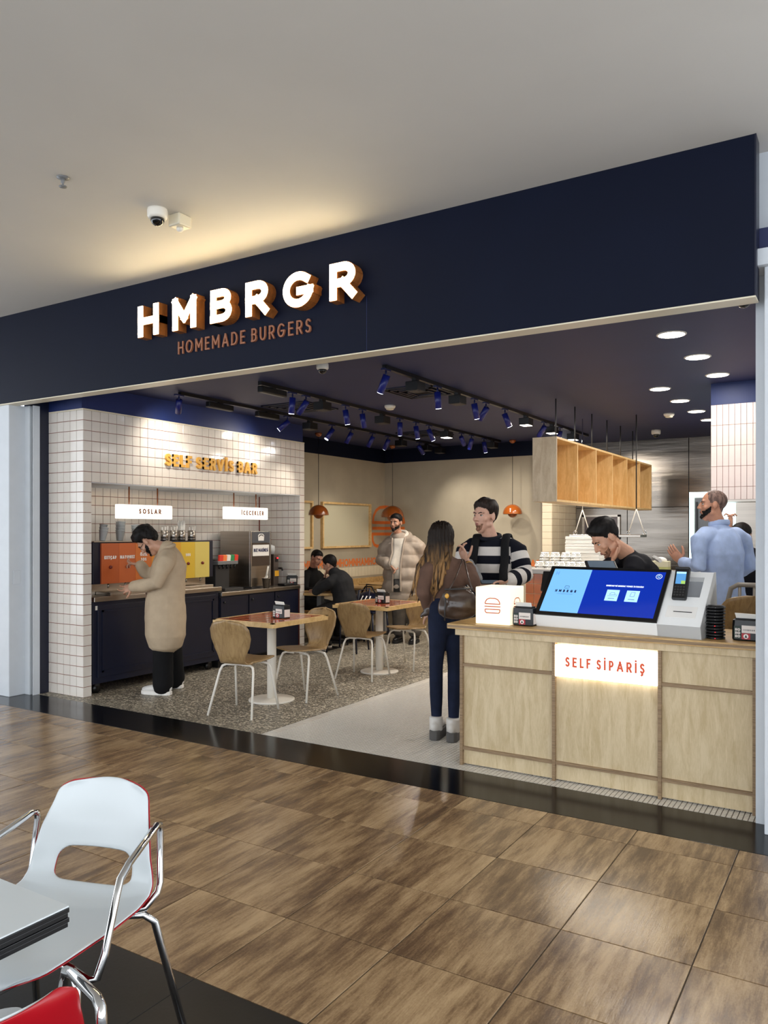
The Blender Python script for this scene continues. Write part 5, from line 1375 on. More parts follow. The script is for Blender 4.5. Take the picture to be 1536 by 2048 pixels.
def trousers(root, base, J, m, end=.96, o=.012, r=None, amp=.006, name='trousers', hi=.02):
    side = (J['shR']-J['shL']).normalized(); mb = MB(); s = torso_sec(J, 1.0, o*.6)
    top = s[1][0]+(s[2][0]-s[1][0])*.3
    mb.loft([s[0][0]-UZ*.03, s[0][0], s[1][0], top], [s[0][1]*.98, s[0][1], s[1][1], s[1][1]*.96], [s[0][2], s[0][2], s[1][2], s[1][2]*.96], side=side, n=20)
    for k in 'LR': leg(mb, J, k, o, end, *([r] if r else []))
    return cloth(name, root, base, mb, m, amp=amp, f=(16, 16, 7))
def shoes(root, base, J, m, msole, sole=.025, high=0, name='shoe', ln=.2):
    for s in 'LR':
        a = J['an'+s]; t = (J['toe'+s] if 'toe'+s in J else J['f']).normalized(); t = Vector((t.x, t.y, 0)).normalized(); sd = t.cross(UZ)
        g = Vector((a.x, a.y, 0)); mb = MB()
        mb.loft([g-t*.06+UZ*(sole+.04), g+UZ*(sole+.045), g+t*.09+UZ*(sole+.035), g+t*(ln-.03)+UZ*(sole+.026), g+t*ln+UZ*(sole+.022)], [.034, .04, .045, .04, .026], [.042, .047, .036, .027, .02], side=sd, n=14)
        if high: mb.loft([g-t*.012+UZ*.06, g-t*.012+UZ*high], [.05, .052], [.058, .056], side=sd, n=14, caps='flat')
        sh, co = cloth(name, root, base, mb, m, voxel=.009, it=4, amp=.002)
        so = MB(); rows = [g+t*x for x in (-.085, -.06, 0, .09, ln-.02, ln+.02)]; ws = [.022, .04, .043, .051, .043, .018]
        so.prism([p+sd*w for p, w in zip(rows, ws)]+[p-sd*w for p, w in reversed(list(zip(rows, ws)))], UZ*(sole+.012))
        so.v = [tuple(Vector(p)-base) for p in so.v]; so.build('sole', msole, sh, bevel=.006)
def stand(J, foot=None, dx=.09, toe=None, hz=.93):
    """legs straight down from the pelvis to the floor"""
    sd = (J['shR']-J['shL']); sd.z = 0; sd.normalize(); p = J['pelvis']
    for s, q in (('L', -1), ('R', 1)):
        J['hip'+s] = p+sd*(q*.085)-UZ*.04; J['an'+s] = Vector((p.x, p.y, .075))+sd*(q*dx); J['kn'+s] = lerp(J['hip'+s], J['an'+s], .5)+J['f']*.02
    return J
# ---------------------------------------------------------------- man in the beige coat at the sauces
J = dict(pelvis=P(334, 1195, 7.42), chest=P(340, 1130, 7.42), neck=P(333, 1097, 7.42), head=P(296, 1083, 7.40), hf=-R_*.62-UZ*.78+V_*.12, hu=UZ*.64-R_*.74,
         shL=P(336, 1116, 7.23), shR=P(329, 1110, 7.62), elL=P(314, 1166, 7.12), wrL=P(266, 1173, 7.32), elR=P(302, 1160, 7.72), wrR=P(280, 1129, 7.66),
         f=(-R_*.97+V_*.22).normalized(), hipL=P(331, 1203, 7.34), hipR=P(336, 1203, 7.51), knL=P(326, 1290, 7.36), knR=P(343, 1283, 7.62), anL=P(326, 1373, 7.41), anR=P(350, 1361, 7.73),
         hdL=-R_*.9-UZ*.3+V_*.3, hnL=-UZ*.5+V_, hdR=-R_*.95+UZ*.1+V_*.2, hnR=-UZ, curlR=.6, curlL=.6, thR=-1)
root, base, side = person('man in a long beige coat bending over the sauce dispenser', J, hair=dict(top=.042, side=.024, rough=1.0), beard=dict(t=.0025), hk=1.04)
mb = MB(); W = 1.0
add_sec(mb, [(P(331, 1270, 7.42), .225, .19), (P(331, 1235, 7.42), .225, .19), (P(331, 1195, 7.42), .215, .182), (P(335, 1160, 7.42), .205, .165), (P(339, 1128, 7.42), .2, .158), (P(337, 1110, 7.42), .18, .115), (P(333, 1098, 7.42), .095, .085)], side)
for s in 'LR': arm(mb, J, s, .016, .93, r=(.07, .064, .055, .051, .046, .042))
_, co = cloth('coat', root, base, mb, fab('beige_wool', (184, 164, 138), .04), amp=.010, f=(9, 9, 6))
cl = MB(); q = [P(333, 1098, 7.42)+side*(.085*math.cos(a))+(J['f'])*(.078*math.sin(a))+UZ*(.02-.02*math.sin(a)) for a in [2*math.pi*i/18 for i in range(19)]]
cl.loft(q, .022, n=8); cloth('collar', root, base, cl, FAB['beige_wool'], amp=.003, voxel=.009)
pk = MB(); a, b = P(292, 1186, 7.32), P(297, 1208, 7.32); pk.loft([a, lerp(a, b, .5), b], [.006, .012, .006], n=8); pk.v = [tuple(Vector(v)-base) for v in pk.v]; pk.build('pocket_flap', fab('beige_seam', (120, 100, 84)), root)
trousers(root, base, J, fab('black_trousers', (14, 14, 16)), o=.02, r=(.08, .08, .075, .074, .076, .078))
shoes(root, base, J, mat('white_leather', (226, 224, 220), .5), M_whiteink)
gl = MB(); hc = J['head']; gl.loft([hc+J['hx']*-.075+J['hf']*.02+J['hu']*.008, hc+J['hx']*-.05+J['hf']*.09+J['hu']*.006, hc+J['hf']*.104+J['hu']*.012, hc+J['hx']*.05+J['hf']*.09+J['hu']*.006], .0022, n=6); gl.v = [tuple(Vector(v)-base) for v in gl.v]; gl.build('glasses', M_black, root)
# ---------------------------------------------------------------- woman with long hair
J = dict(pelvis=P(892, 1214, 5.86), chest=P(894, 1152, 5.86), neck=P(886, 1113, 5.86), head=P(886, 1077, 5.88), hf=V_*.86+R_*.5, w=.86,
         shR=P(926, 1133, 5.90), shL=P(854, 1133, 5.80), elR=P(953, 1174, 5.80), wrR=P(934, 1124, 5.97), elL=P(847, 1186, 5.75), wrL=P(862, 1226, 5.9), f=(V_*.93+R_*.3).normalized(),
         hipR=P(905, 1222, 5.89), hipL=P(879, 1222, 5.82), knR=P(909, 1335, 5.84), knL=P(872, 1335, 5.82), anR=P(907, 1452, 5.80), anL=P(873, 1450, 5.86), hdR=UZ*.9-R_*.4+V_*.2, hnR=-R_*.7-V_*.5, curlR=.5)
root, base, side = person('woman with long brown hair in a brown top and jeans, shoulder bag on her arm', J, skin=(196, 152, 128), hcol=('brown', (38, 28, 22)), hk=.96)
mb = MB(); s = torso_sec(J, 1.0, .012); add_sec(mb, s[1:], side)
for k in 'LR': arm(mb, J, k, .006, .86, r=(.052, .05, .046, .046, .042, .036))
cloth('brown_top', root, base, mb, fab('brown_knit', (98, 74, 62)), amp=.010, f=(16, 16, 12))
trousers(root, base, J, fab('blue_jeans', (24, 32, 54), .2), end=.93, o=.006, r=(.082, .072, .05, .046, .044, .032), amp=.002, name='jeans')
shoes(root, base, J, mat('white_boot', (206, 202, 196), .55), mat('grey_sole', (86, 84, 82), .8), sole=.06, high=.17, name='boot', ln=.17)
# hair: cap and long locks down the back
hb = MB(); c = J['head']; hx, hf, hu = J['hx'], J['hf'], J['hu']
hb.ell(c+hu*.03-hf*.015, hx*.085, hf*.103, hu*.098, 20, 14)
hb.loft([c+hu*.05-hf*.03, c-hu*.03-hf*.045, c-hu*.11-hf*.06-hx*.01, c-hu*.2-hf*.085-hx*.03, c-hu*.31-hf*.11-hx*.06, c-hu*.40-hf*.12-hx*.09, c-hu*.45-hf*.12-hx*.10], [.088, .098, .108, .122, .112, .075, .03], [.085, .078, .068, .055, .045, .03, .015], side=hx, n=24)
def groove(co, no):
    out = []
    for p in co:
        q = Vector(p)-c; x = q.dot(hx); z = q.dot(hu); y = q.dot(hf)
        a = math.atan2(x, -y) if z > -.05 else x*10
        out.append(.007*math.sin(a*26+z*14+3*noise.noise(Vector((x*8, z*7, 0))))+.006*noise.noise(Vector((x*45, y*45, z*7))))
    return co+no*np.array(out)[:, None]
M_ombre = mat('hair_ombre', (34, 25, 20), .55, spec=.2, var=.5, vscale=50, stretch=(1, 1, .12), bump=.002)
def ombre(m, z0, z1, c1, c2):
    nt = m.node_tree; N = nt.nodes; L = nt.links; b = N['Principled BSDF']
    tc = N.new('ShaderNodeTexCoord'); sp = N.new('ShaderNodeSeparateXYZ'); L.new(tc.outputs['Object'], sp.inputs[0])
    nz = N.new('ShaderNodeTexNoise'); nz.inputs['Scale'].default_value = 1; mp = N.new('ShaderNodeMapping'); mp.inputs['Scale'].default_value = (55, 55, 5); L.new(tc.outputs['Object'], mp.inputs[0]); L.new(mp.outputs[0], nz.inputs['Vector'])
    mr = N.new('ShaderNodeMapRange'); mr.inputs['From Min'].default_value = z0; mr.inputs['From Max'].default_value = z1; L.new(sp.outputs[2], mr.inputs['Value'])
    ad = N.new('ShaderNodeMath'); ad.operation = 'MULTIPLY'; L.new(mr.outputs[0], ad.inputs[0]); 
    mm = N.new('ShaderNodeMapRange'); mm.inputs['From Min'].default_value = .35; mm.inputs['From Max'].default_value = .62; L.new(nz.outputs['Fac'], mm.inputs['Value']); L.new(mm.outputs[0], ad.inputs[1])
    mx = N.new('ShaderNodeMix'); mx.data_type = 'RGBA'; L.new(ad.outputs[0], mx.inputs[0]); mx.inputs[6].default_value = rgb(*c1); mx.inputs[7].default_value = rgb(*c2); L.new(mx.outputs[2], b.inputs['Base Color'])
ombre(M_ombre, J['head'].z-.02, J['head'].z-.26, (34, 25, 19), (168, 126, 78))
cloth('long_hair', root, base, hb, M_ombre, voxel=.008, it=3, amp=0, fn=groove)
for i in range(12):
    lk = MB(); x = -.10+.018*i; ph = i*1.7
    lk.loft([c-hu*.10-hf*.09+hx*x*.9, c-hu*.2-hf*(.137+.006*math.sin(ph))+hx*(x*1.1+.014*math.sin(ph)-.03), c-hu*(.33)-hf*.152+hx*(x*1.1-.065+.018*math.sin(ph+2)), c-hu*(.44+.04*math.sin(ph*2))-hf*.14+hx*(x*1.0-.10+.014*math.sin(ph+4))], [.012, .016, .014, .004], [.008, .01, .008, .003], side=hx, n=8)
    lk.v = [tuple(Vector(v)-base) for v in lk.v]; lk.build('hair_lock', M_ombre, root)
br = MB(); a = lerp(J['wrR'], J['elR'], .12); ax = (J['elR']-J['wrR']).normalized(); b1 = ax.orthogonal().normalized(); b2 = ax.cross(b1)
br.loft([a+b1*(.033*math.cos(q))+b2*(.033*math.sin(q)) for q in [2*math.pi*i/16 for i in range(17)]], .005, n=6); br.v = [tuple(Vector(v)-base) for v in br.v]; br.build('bracelet', M_gold, root)
# handbag on her arm
pb_ = P(916, 1203, 5.60)
t = thing('handbag', 'dark bronze leather handbag hanging behind the woman in jeans', 'bag', (pb_.x, pb_.y, pb_.z-.11))
M_bag = mat('bronze_leather', (66, 50, 40), .28, var=.25, vscale=14, bump=.003, bscale=18, coat=.3)
hb = MB(); hb.loft([UZ*.025, UZ*.06, UZ*.12, UZ*.17, UZ*.205], [.135, .148, .138, .112, .07], [.05, .062, .056, .036, .02], side=R_, n=22)
co, no, fs = solid(hb, .01, 4); co = wrinkle(co, no, .012, (13, 13, 13)); raw('bag_body', co, fs, [M_bag], t, (0, 0, 0))
shp = P(925, 1128, 5.82)-t.location
for q in (-1, 1): MB().tube([R_*(.02+.085*q)+UZ*.19-V_*.02, lerp(R_*(.02+.085*q)+UZ*.2, shp, .5)-V_*.03, shp+R_*.008*q-V_*.05+UZ*.028, shp+V_*.02+UZ*.035], .006, 8).build('strap', M_bag, t)
MB().tube([R_*-.1+UZ*.2-V_*.04, R_*.1+UZ*.205-V_*.045], .006).build('zip', M_dark, t)
ch = MB(); ch.tube([R_*-.09+UZ*.17-V_*.065, R_*-.1+UZ*.06-V_*.075, R_*-.1+UZ*-.02-V_*.06], .006); ch.build('tassel', M_dark, t)
MB().ell(R_*-.085+UZ*.155-V_*.07, (.016, 0, 0), (0, .012, 0), (0, 0, .018)).build('charm', M_gold, t)
p = P(855, 1222, 5.80)
t = thing('folded_jacket', 'dark brown leather sleeve corner hanging at the side of the woman in jeans', 'jacket', (p.x, p.y, p.z-.08))
hb = MB(); hb.loft([R_*.06+UZ*.12, R_*.02+UZ*.09, R_*-.05+UZ*.04], [.03, .045, .012], [.016, .018, .008], side=UZ, n=12); co, no, fs = solid(hb, .008, 3); raw('leather', wrinkle(co, no, .008), fs, [M_bag], t, (0, 0, 0))
MB().ell(R_*-.045+UZ*.035-V_*.025, (.006, 0, 0), (0, .006, 0), (0, 0, .006), 8, 6).build('stud', M_chrome, t)
# ---------------------------------------------------------------- man in the striped sweater
J = dict(pelvis=P(986, 1200, 6.42), chest=P(985, 1122, 6.42), neck=P(980, 1073, 6.43), head=P(970, 1033, 6.40), hf=-R_*.74-V_*.66+UZ*.02, w=1.05,
         shR=P(931, 1095, 6.50), shL=P(1034, 1095, 6.36), elL=P(1048, 1150, 6.28), wrL=P(1012, 1163, 6.10), elR=P(924, 1152, 6.44), wrR=P(958, 1166, 6.22), f=(-V_*.9-R_*.35).normalized(), w_=0,
         hdL=-R_*.95-V_*.2-UZ*.1, hnL=-V_*.3-UZ, hdR=R_*.9-UZ*.1, hnR=-UZ, curlL=.5, thL=-1, hdR_=0)
stand(J)
root, base, side = person('young man in a black and white striped sweater with backpack straps', J, skin=(206, 160, 138), hair=dict(top=.030, side=.014, quiff=.014, rough=.7, line=.0), hcol=('darkbrown', (40, 30, 25)), beard=dict(t=.0016, line=-.022, ymin=.062, col=('stubble', (120, 86, 68))), hk=1.08)
mb = MB(); s = torso_sec(J, 1.0, .028); s[-1] = (s[-1][0]-UZ*.058, .085, .08); add_sec(mb, [(s[1][0]-UZ*.02, s[1][1], s[1][2])]+s[1:], side)
for k in 'LR': arm(mb, J, k, .016, .84, r=(.07, .068, .062, .064, .06, .045))
co, no, fs = solid(mb, .010, 5); co = wrinkle(co, no, .008, (10, 10, 8))
sw = raw('striped_sweater', co, fs, [], root, base)
st = np.zeros(len(co))
def segpar(p, a, b): ab = b-a; return max(0, min(1, (p-a).dot(ab)/ab.length_squared))
for i, p in enumerate(co):
    p = Vector(p); best = None
    ax = (p-J['chest']).dot(side)
    st[i] = (p.z-1.386)/.138
    for k in 'LR':
        a, b, w_ = J['sh'+k], J['el'+k], J['wr'+k]; sg = 1 if k == 'R' else -1
        if ax*sg > .165:
            u1 = segpar(p, a, b); u2 = segpar(p, b, w_); d1 = (p-lerp(a, b, u1)).length; d2 = (p-lerp(b, w_, u2)).length
            st[i] = (u1*(b-a).length if d1 < d2 else (b-a).length+u2*(w_-b).length)/.125+.32
at = sw.data.attributes.new('stripe', 'FLOAT', 'POINT'); at.data.foreach_set('value', st.astype(np.float32))
M_str = mat('striped_knit', (220, 216, 210), .9, spec=.2, bump=.0015, bscale=150)
N = M_str.node_tree.nodes; L = M_str.node_tree.links
an = N.new('ShaderNodeAttribute'); an.attribute_name = 'stripe'; fr = N.new('ShaderNodeMath'); fr.operation = 'FRACT'; ad = N.new('ShaderNodeMath'); ad.inputs[1].default_value = 50.25; L.new(an.outputs['Fac'], ad.inputs[0]); L.new(ad.outputs[0], fr.inputs[0])
lt = N.new('ShaderNodeMath'); lt.operation = 'GREATER_THAN'; lt.inputs[1].default_value = .52; L.new(fr.outputs[0], lt.inputs[0])
mx = N.new('ShaderNodeMix'); mx.data_type = 'RGBA'; L.new(lt.outputs[0], mx.inputs[0]); mx.inputs[6].default_value = rgb(216, 210, 204); mx.inputs[7].default_value = rgb(17, 19, 30); L.new(mx.outputs[2], N['Principled BSDF'].inputs['Base Color'])
sw.data.materials.append(M_str)
nk = MB(); q = [J['neck']-UZ*.002+side*(.082*math.cos(a))+J['f']*(.074*math.sin(a)+.008)-UZ*.022*math.sin(a) for a in [2*math.pi*i/20 for i in range(21)]]; nk.loft(q, .019, n=8); nk.v = [tuple(Vector(v)-base) for v in nk.v]
nk.build('sweater_collar', fab('navy_knit', (17, 19, 30)), root)
trousers(root, base, J, fab('dark_trousers', (30, 30, 34)), o=.014); shoes(root, base, J, M_black, M_whiteink)
wt_ = MB(); a = lerp(J['wrL'], J['elL'], .08); ax = (J['elL']-J['wrL']).normalized(); b1 = ax.orthogonal().normalized(); b2 = ax.cross(b1)
wt_.loft([a+b1*(.031*math.cos(q))+b2*(.031*math.sin(q)) for q in [2*math.pi*i/16 for i in range(17)]], .008, n=6); wt_.v = [tuple(Vector(v)-base) for v in wt_.v]; wt_.build('wristwatch', mat('brown_strap', (70, 34, 26), .4), root)
t = thing('backpack', 'black backpack worn by the man in the striped sweater', 'backpack', J['chest']-J['f']*.2-UZ*.25)
def rel(p): return Vector(p)-t.location
fr_ = (J['f']-side*J['f'].dot(side)).normalized()
fN = np.array(fr_); sN = np.array(side); cN = np.array(J['chest'])
swl = (co-cN) @ sN; swf = (co-cN) @ fN; swz = co[:, 2]
def sw_front(x, z, off):
    m = (abs(swl-x) < .022) & (abs(swz-z) < .022); y = swf[m].max() if m.any() else .15
    q_ = J['chest']+side*x+fr_*(y+off); return Vector((q_.x, q_.y, z))
def sw_top(x, y, off):
    m = (abs(swl-x) < .022) & (abs(swf-y) < .025); z = swz[m].max() if m.any() else J['neck'].z-.05
    q_ = J['chest']+side*x+fr_*y; return Vector((q_.x, q_.y, z+off))
for k in 'LR':
    x = .122 if k == 'R' else -.122; zt_ = sw_top(x, 0, 0).z
    pts = [rel(sw_top(x, -.09, .012)), rel(sw_top(x, -.03, .018)), rel(sw_top(x, .03, .018))]+[rel(sw_front(x*f_, zt_-dz_, .018)) for dz_, f_ in ((.05, 1.0), (.11, 1.02), (.18, 1.05), (.26, 1.12), (.33, 1.22))]
    MB().loft(pts, [.034]*8, [.015]*8, side=side, n=10).build('strap', fab('black_webbing', (20, 20, 22)), t)
MB().loft([rel(J['chest']-fr_*.2+UZ*.12), rel(J['chest']-fr_*.22), rel(J['chest']-fr_*.2-UZ*.2)], [.13, .15, .14], [.06, .08, .07], side=side, n=18).build('pack', FAB['black_webbing'], t)
t = thing('folded_sleeve', 'pale grey jacket folded over the arm of the man in the striped sweater', 'jacket', P(950, 1145, 6.15))
hb = MB(); hb.loft([P(936, 1128, 6.3)-t.location, P(946, 1144, 6.24)-t.location, P(957, 1160, 6.15)-t.location], [.05, .06, .045], [.035, .04, .03], n=14); co, no, fs = solid(hb, .008, 3); raw('jacket_cloth', wrinkle(co, no, .014, (14, 14, 18)), fs, [fab('grey_padded', (150, 150, 150))], t, (0, 0, 0))
p = J['wrL']-R_*.13-V_*.02-UZ*.005
t = thing('smartphone', 'dark smartphone held by the man in the striped sweater', 'phone', p); MB().obox((0, 0, 0), R_*.07, V_*.034+UZ*.01, UZ*.005).build('case', M_black, t, bevel=.003)
MB().obox(UZ*.006, R_*.066, V_*.03+UZ*.009, UZ*.0008).build('glass', MATS['tablet_glass'], t)
# ---------------------------------------------------------------- man in the puffer jacket
J = dict(pelvis=P(806, 1152, 10.8), chest=P(804, 1106, 10.8), neck=P(798, 1074, 10.8), head=P(792, 1046, 10.76), hf=-V_*.86-R_*.5-UZ*.03, w=1.08,
         shR=P(772, 1089, 10.90), shL=P(836, 1087, 10.74), elR=P(766, 1122, 10.88), wrR=P(777, 1130, 10.58), elL=P(845, 1126, 10.80), wrL=P(843, 1154, 10.66), f=(-V_*.92-R_*.35).normalized(),
         hipR=P(797, 1160, 10.78), hipL=P(816, 1160, 10.86), knR=P(798, 1215, 10.8), knL=P(826, 1216, 10.85), anR=P(799, 1272, 10.95), anL=P(831, 1274, 10.85), hdR=R_*.75-UZ*.6, hnR=-V_*.3+UZ*-.5-R_*.5, curlR=.7, thR=-1)
for k in 'LR': J['an'+k].z = .08
root, base, side = person('bearded man in a pale puffer jacket walking between the tables', J, skin=(172, 126, 102), hair=dict(top=.018, side=.006, rough=.3), beard=dict(t=.006))
mb = MB(); hz = P(800, 1186, 10.8)
add_sec(mb, [(hz, .26, .18), (P(803, 1165, 10.8), .265, .19), (P(804, 1140, 10.8), .262, .19), (P(804, 1110, 10.8), .255, .18), (P(801, 1092, 10.8), .22, .14), (P(798, 1078, 10.8), .12, .10)], side)
for k in 'LR': arm(mb, J, k, .04, .92, r=(.07, .066, .06, .058, .05, .04))
def quilt(co, no):
    d = []
    for p in co:
        z = p[2]; along = z
        d.append(.020*abs(math.sin(along*math.pi/.175))+.008*noise.noise(Vector((p[0]*13, p[1]*13, p[2]*11))))
    return co+no*(np.array(d)-.012)[:, None]
f0 = (J['f']-side*J['f'].dot(side)).normalized(); cc_ = J['chest']
M_puff = fab('puffer_nylon', (158, 144, 130), .08, .6, .0008, 60)
pj, co = cloth('puffer_jacket', root, base, mb, M_puff, amp=0, fn=quilt)
# open front: sweatshirt strip laid between two raised plackets
def front_pt(x, z):
    return Vector((cc_.x, cc_.y, z))+side*x
hd = MB(); 
for i, z in enumerate((1.44, 1.32, 1.16, 1.0, .90)): pass
def surf(x, z, off):
    best = None; o_ = front_pt(x, z)
    dd = (np.array(co)-np.array(o_)); l = dd @ np.array(f0); lat = np.linalg.norm(dd-np.outer(l, np.array(f0)), axis=1)
    m = lat < .035
    return o_+f0*((l[m].max() if m.any() else .18)+off)
rows = []
for z, w_ in ((1.45, .075), (1.36, .072), (1.25, .062), (1.12, .052), (1.0, .045), (.90, .045)):
    rows.append([tuple(surf(.01+w_*q, z, .012)-base) for q in (-1, -.5, 0, .5, 1)])
MB().grid(rows, .006).build('hooded_sweatshirt', fab('white_cotton', (196, 188, 176)), root)
for q in (-1, 1):
    MB().loft([surf(.01+w_*q, z, .014)-base for z, w_ in ((1.45, .09), (1.36, .085), (1.25, .074), (1.12, .062), (1.0, .056), (.86, .056), (.74, .06))], .013, n=8).build('jacket_placket', M_puff, root)
sn = MB(); sn.v = []; tr_ = [tuple(surf(.01+.045*q, z, .006)-base) for z in (.90, .72) for q in (-1, 1)]
MB().grid([[tr_[0], tr_[1]], [tr_[2], tr_[3]]], .004).build('trouser_front', fab('charcoal', (62, 60, 58)), root)
hq = [J['neck']+UZ*.015+side*(.105*math.cos(a))+f0*(.085*math.sin(a)-.02)+UZ*(-.05*math.sin(a)+.01) for a in [2*math.pi*i/20 for i in range(21)]]
hd = MB(); hd.loft(hq, .028, n=8); hd.v = [tuple(Vector(v)-base) for v in hd.v]; hd.build('sweatshirt_hood', FAB['white_cotton'], root)
hq = [J['neck']-f0*.03+side*(.14*math.cos(a))+f0*(.10*math.sin(a)-.02)+UZ*(-.05*math.sin(a)) for a in [math.radians(-30)-2*math.pi*i/20*.67 for i in range(21)]]
hd = MB(); hd.loft(hq, .038, n=10); hd.v = [tuple(Vector(v)-base) for v in hd.v]; hd.build('jacket_hood', M_puff, root)
trousers(root, base, J, fab('grey_trousers', (96, 90, 84)), o=.03, r=(.09, .085, .075, .072, .066, .066), end=.8); shoes(root, base, J, M_black, M_blackmat, sole=.03, high=.28, name='boot')
# ---------------------------------------------------------------- seated couple
J = dict(pelvis=P(619, 1207, 11.02), chest=P(622, 1160, 10.98), neck=P(626, 1138, 10.95), head=P(633, 1117, 10.9), hf=R_*.62-V_*.62-UZ*.35, hu=UZ*.92+R_*.25, w=.88,
         shR=P(610, 1149, 10.85), shL=P(640, 1150, 11.1), elR=P(610, 1180, 10.62), wrR=P(632, 1183, 10.5), elL=P(648, 1178, 10.95), wrL=P(640, 1182, 10.6), f=(R_*.9-V_*.3).normalized(), hnR=-UZ, hnL=-UZ)
sd = (J['shR']-J['shL']).normalized()
for s, q in (('L', -1), ('R', 1)):
    J['hip'+s] = J['pelvis']+sd*q*.08; J['kn'+s] = J['hip'+s]+J['f']*.34; J['kn'+s].z = .5; J['an'+s] = J['kn'+s]+J['f']*.03; J['an'+s].z = .08
root, base, side = person('woman in black with dark tied-back hair sitting on the bench', J, skin=(186, 138, 116), hair=dict(top=.012, side=.008, rough=.2), hcol=('black', (22, 19, 18)), hk=.95)
mb = MB(); add_sec(mb, torso_sec(J, 1.0, .015)[1:], side)
for k in 'LR': arm(mb, J, k, .012, .9)
cloth('black_sweater', root, base, mb, fab('black_knit', (14, 14, 15)), amp=.006); trousers(root, base, J, FAB['black_trousers']); shoes(root, base, J, M_black, M_blackmat)
J = dict(pelvis=P(692, 1209, 10.12), chest=P(682, 1166, 10.15), neck=P(669, 1146, 10.15), head=P(660, 1129, 10.2), hf=-R_*.78+V_*.38-UZ*.35, hu=UZ*.9-R_*.3, w=1.06,
         shL=P(664, 1162, 9.98), shR=P(680, 1156, 10.36), elL=P(632, 1182, 9.98), wrL=P(648, 1160, 10.2), elR=P(642, 1180, 10.5), wrR=P(630, 1180, 10.3), f=(-R_*.93+V_*.35).normalized(), hdL=UZ*.8+R_*.2+V_*.3, hnL=R_, hnR=-UZ)
sd = (J['shR']-J['shL']).normalized()
for s, q in (('L', -1), ('R', 1)):
    J['hip'+s] = J['pelvis']+sd*q*.09; J['kn'+s] = J['hip'+s]+J['f']*.38; J['kn'+s].z = .52; J['an'+s] = J['kn'+s]-J['f']*.05+sd*q*.03; J['an'+s].z = .08
root, base, side = person('man in a charcoal jacket seen from behind, sitting and leaning on the round table', J, skin=(186, 140, 116), hair=dict(top=.014, side=.008, rough=.3))
mb = MB(); s = torso_sec(J, 1.0, .03); s[-1] = (s[-1][0], .085, .08); add_sec(mb, s, side)
for k in 'LR': arm(mb, J, k, .022, .93)
cloth('charcoal_jacket', root, base, mb, fab('charcoal_jacket', (34, 34, 36)), amp=.008); trousers(root, base, J, fab('dark_grey_denim', (44, 42, 42))); shoes(root, base, J, M_black, M_whiteink)
p = J['pelvis']; t = navy_stool((p.x+.03, p.y, 0), 'navy metal chair under the man in the charcoal jacket'); t.rotation_euler.z = math.atan2(J['f'].y, J['f'].x)+math.pi/2
p = atZ(640, 1182, .75)
t = thing('food_tray', 'small tray with wrapped food on the round table', 'tray', (p.x, p.y+.08, .75)); MB().box((-.12, -.09, 0), (.12, .09, .012)).build('tray', M_dark, t, bevel=.004); MB().ell((.02, 0, .03), (.05, 0, 0), (0, .04, 0), (0, 0, .025)).build('wrapped_food', M_napkin, t)
# ---------------------------------------------------------------- staff member bent over the till
J = dict(pelvis=P(1302, 1232, 5.62), chest=P(1280, 1150, 5.58), neck=P(1252, 1107, 5.55), head=P(1213, 1077, 5.52), hf=-R_*.78-UZ*.60-V_*.1, hu=UZ*.8-R_*.58, w=.98,
         shL=P(1270, 1132, 5.40), shR=P(1250, 1120, 5.74), elL=P(1246, 1196, 5.36), wrL=P(1205, 1190, 5.46), elR=P(1203, 1146, 5.60), wrR=P(1222, 1124, 5.46), f=(-R_*.97+V_*.1).normalized(), hdR=UZ*.5+R_*.3, hnR=-R_, hnL=-UZ)
stand(J)
root, base, side = person('staff member in a black T-shirt with print on the back, bowed over the till', J, skin=(202, 152, 124), hair=dict(top=.030, side=.005, quiff=.022, rough=.8), beard=dict(t=.0012, line=-.02, ymin=.04, col=('stubble', (120, 86, 68))), hk=1.06)
mb = MB(); s = torso_sec(J, 1.0, .02); s[-1] = (lerp(J['chest'], J['neck'], .72), .082, .078); del s[-2]; add_sec(mb, s, side)
for k in 'LR': arm(mb, J, k, .018, .9)
ts, co = cloth('black_tshirt', root, base, mb, fab('black_cotton', (16, 16, 24)), amp=.007)
def pr_on(J_, dv, x, zf, sz, name, m, fn):
    pass
bk_ = -(J['chest']-J['pelvis']).normalized()
upv = (J['neck']-J['chest']).normalized(); rt = side; bn = rt.cross(upv)*-1
if bn.dot(J['f']) > 0: bn = -bn
o_ = lerp(J['chest'], J['neck'], .1)+bn*.14
mb = MB(); text(mb, 'HMBRGR', o_-base+bn*.01, (rt if rt.cross(upv).dot(bn) > 0 else -rt), upv, .03, .007, .01, center=True, depth=.02); mb.build('back_lettering', M_whiteink, root)
trousers(root, base, J, FAB['black_trousers']); shoes(root, base, J, M_black, M_blackmat)
# ---------------------------------------------------------------- man in the pale blue shirt
J = dict(pelvis=P(1446, 1200, 6.25), chest=P(1443, 1108, 6.25), neck=P(1438, 1050, 6.25), head=P(1426, 1010, 6.24), hf=-R_*.93+V_*.3+UZ*.03, w=1.06,
         shL=P(1398, 1070, 6.16), shR=P(1484, 1070, 6.38), elL=P(1398, 1133, 6.10), wrL=P(1363, 1124, 6.34), elR=P(1497, 1132, 6.42), wrR=P(1470, 1150, 6.62), f=(V_*.86-R_*.5).normalized(), hdL=-R_*.55+UZ*.75+V_*.2, hnL=R_*.5+V_*.6, thL=-1, curlL=.25)
stand(J)
root, base, side = person('balding bearded man in a pale blue shirt seen from behind, one hand raised', J, skin=(196, 140, 112), hair=dict(top=.0012, side=.003, rough=.1, line=.06), hcol=('cropped', (110, 88, 80)), beard=dict(t=.006, col=('black', (22, 19, 18))))
mb = MB(); s = torso_sec(J, 1.0, .022); s[-1] = (s[-1][0]-UZ*.03, .084, .078)
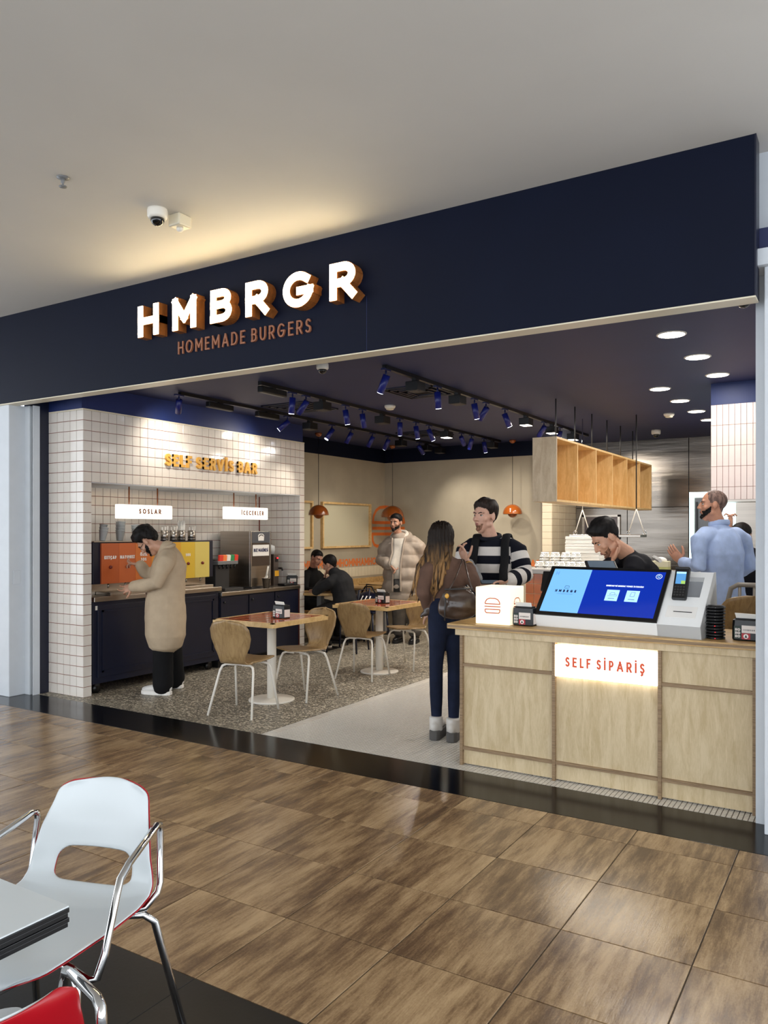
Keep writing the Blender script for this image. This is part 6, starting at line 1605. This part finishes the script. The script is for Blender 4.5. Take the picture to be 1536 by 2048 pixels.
add_sec(mb, [(s[0][0]-UZ*.03, s[0][1]+.01, s[0][2]+.01), (s[1][0], s[1][1]+.005, s[1][2]+.005)]+s[2:], side)
for k in 'LR': arm(mb, J, k, .02, .88)
cloth('blue_shirt', root, base, mb, fab('pale_blue_cotton', (172, 190, 226)), amp=.012, f=(10, 10, 4), voxel=.010)
cl = MB(); cl.loft([J['neck']+UZ*.012+side*(.07*math.cos(a))+J['f']*(.066*math.sin(a))-UZ*.012*math.sin(a) for a in [2*math.pi*i/18 for i in range(19)]], [.026]*19, [.014]*19, side=UZ, n=8); cloth('collar', root, base, cl, FAB['pale_blue_cotton'], amp=.002, voxel=.008)
wt_ = MB(); a = lerp(J['wrL'], J['elL'], .06); ax = (J['elL']-J['wrL']).normalized(); b1 = ax.orthogonal().normalized(); b2 = ax.cross(b1)
wt_.loft([a+b1*(.031*math.cos(q))+b2*(.031*math.sin(q)) for q in [2*math.pi*i/16 for i in range(17)]], .011, n=6); wt_.v = [tuple(Vector(v)-base) for v in wt_.v]; wt_.build('wristwatch', M_black, root)
trousers(root, base, J, fab('slate_trousers', (74, 78, 92))); shoes(root, base, J, M_black, M_blackmat)
# ---------------------------------------------------------------- kitchen worker hidden behind him
J = dict(pelvis=P(1492, 1196, 6.85), chest=P(1490, 1126, 6.85), neck=P(1486, 1096, 6.85), head=P(1484, 1074, 6.85), hf=R_*.7+V_*.6, w=.95,
         shL=P(1464, 1110, 6.9), shR=P(1512, 1110, 6.8), elL=P(1458, 1090, 7.05), wrL=P(1461, 1056, 6.95), elR=P(1516, 1160, 6.8), wrR=P(1500, 1190, 6.95), f=(V_*.8+R_*.5).normalized(), hdL=UZ*.9, hnL=R_, hnR=-UZ, curlL=.8)
stand(J)
root, base, side = person('kitchen worker in dark clothes half hidden behind the man in the blue shirt', J, skin=(196, 146, 120), hair=dict(top=.012, side=.008, rough=.3))
mb = MB(); s = torso_sec(J, 1.0, .02); s[-1] = (s[-1][0]-UZ*.01, .08, .075); add_sec(mb, s, side)
for k in 'LR': arm(mb, J, k, .016, .85)
cloth('dark_uniform', root, base, mb, FAB['black_cotton'], amp=.006); trousers(root, base, J, FAB['black_trousers']); shoes(root, base, J, M_black, M_blackmat)
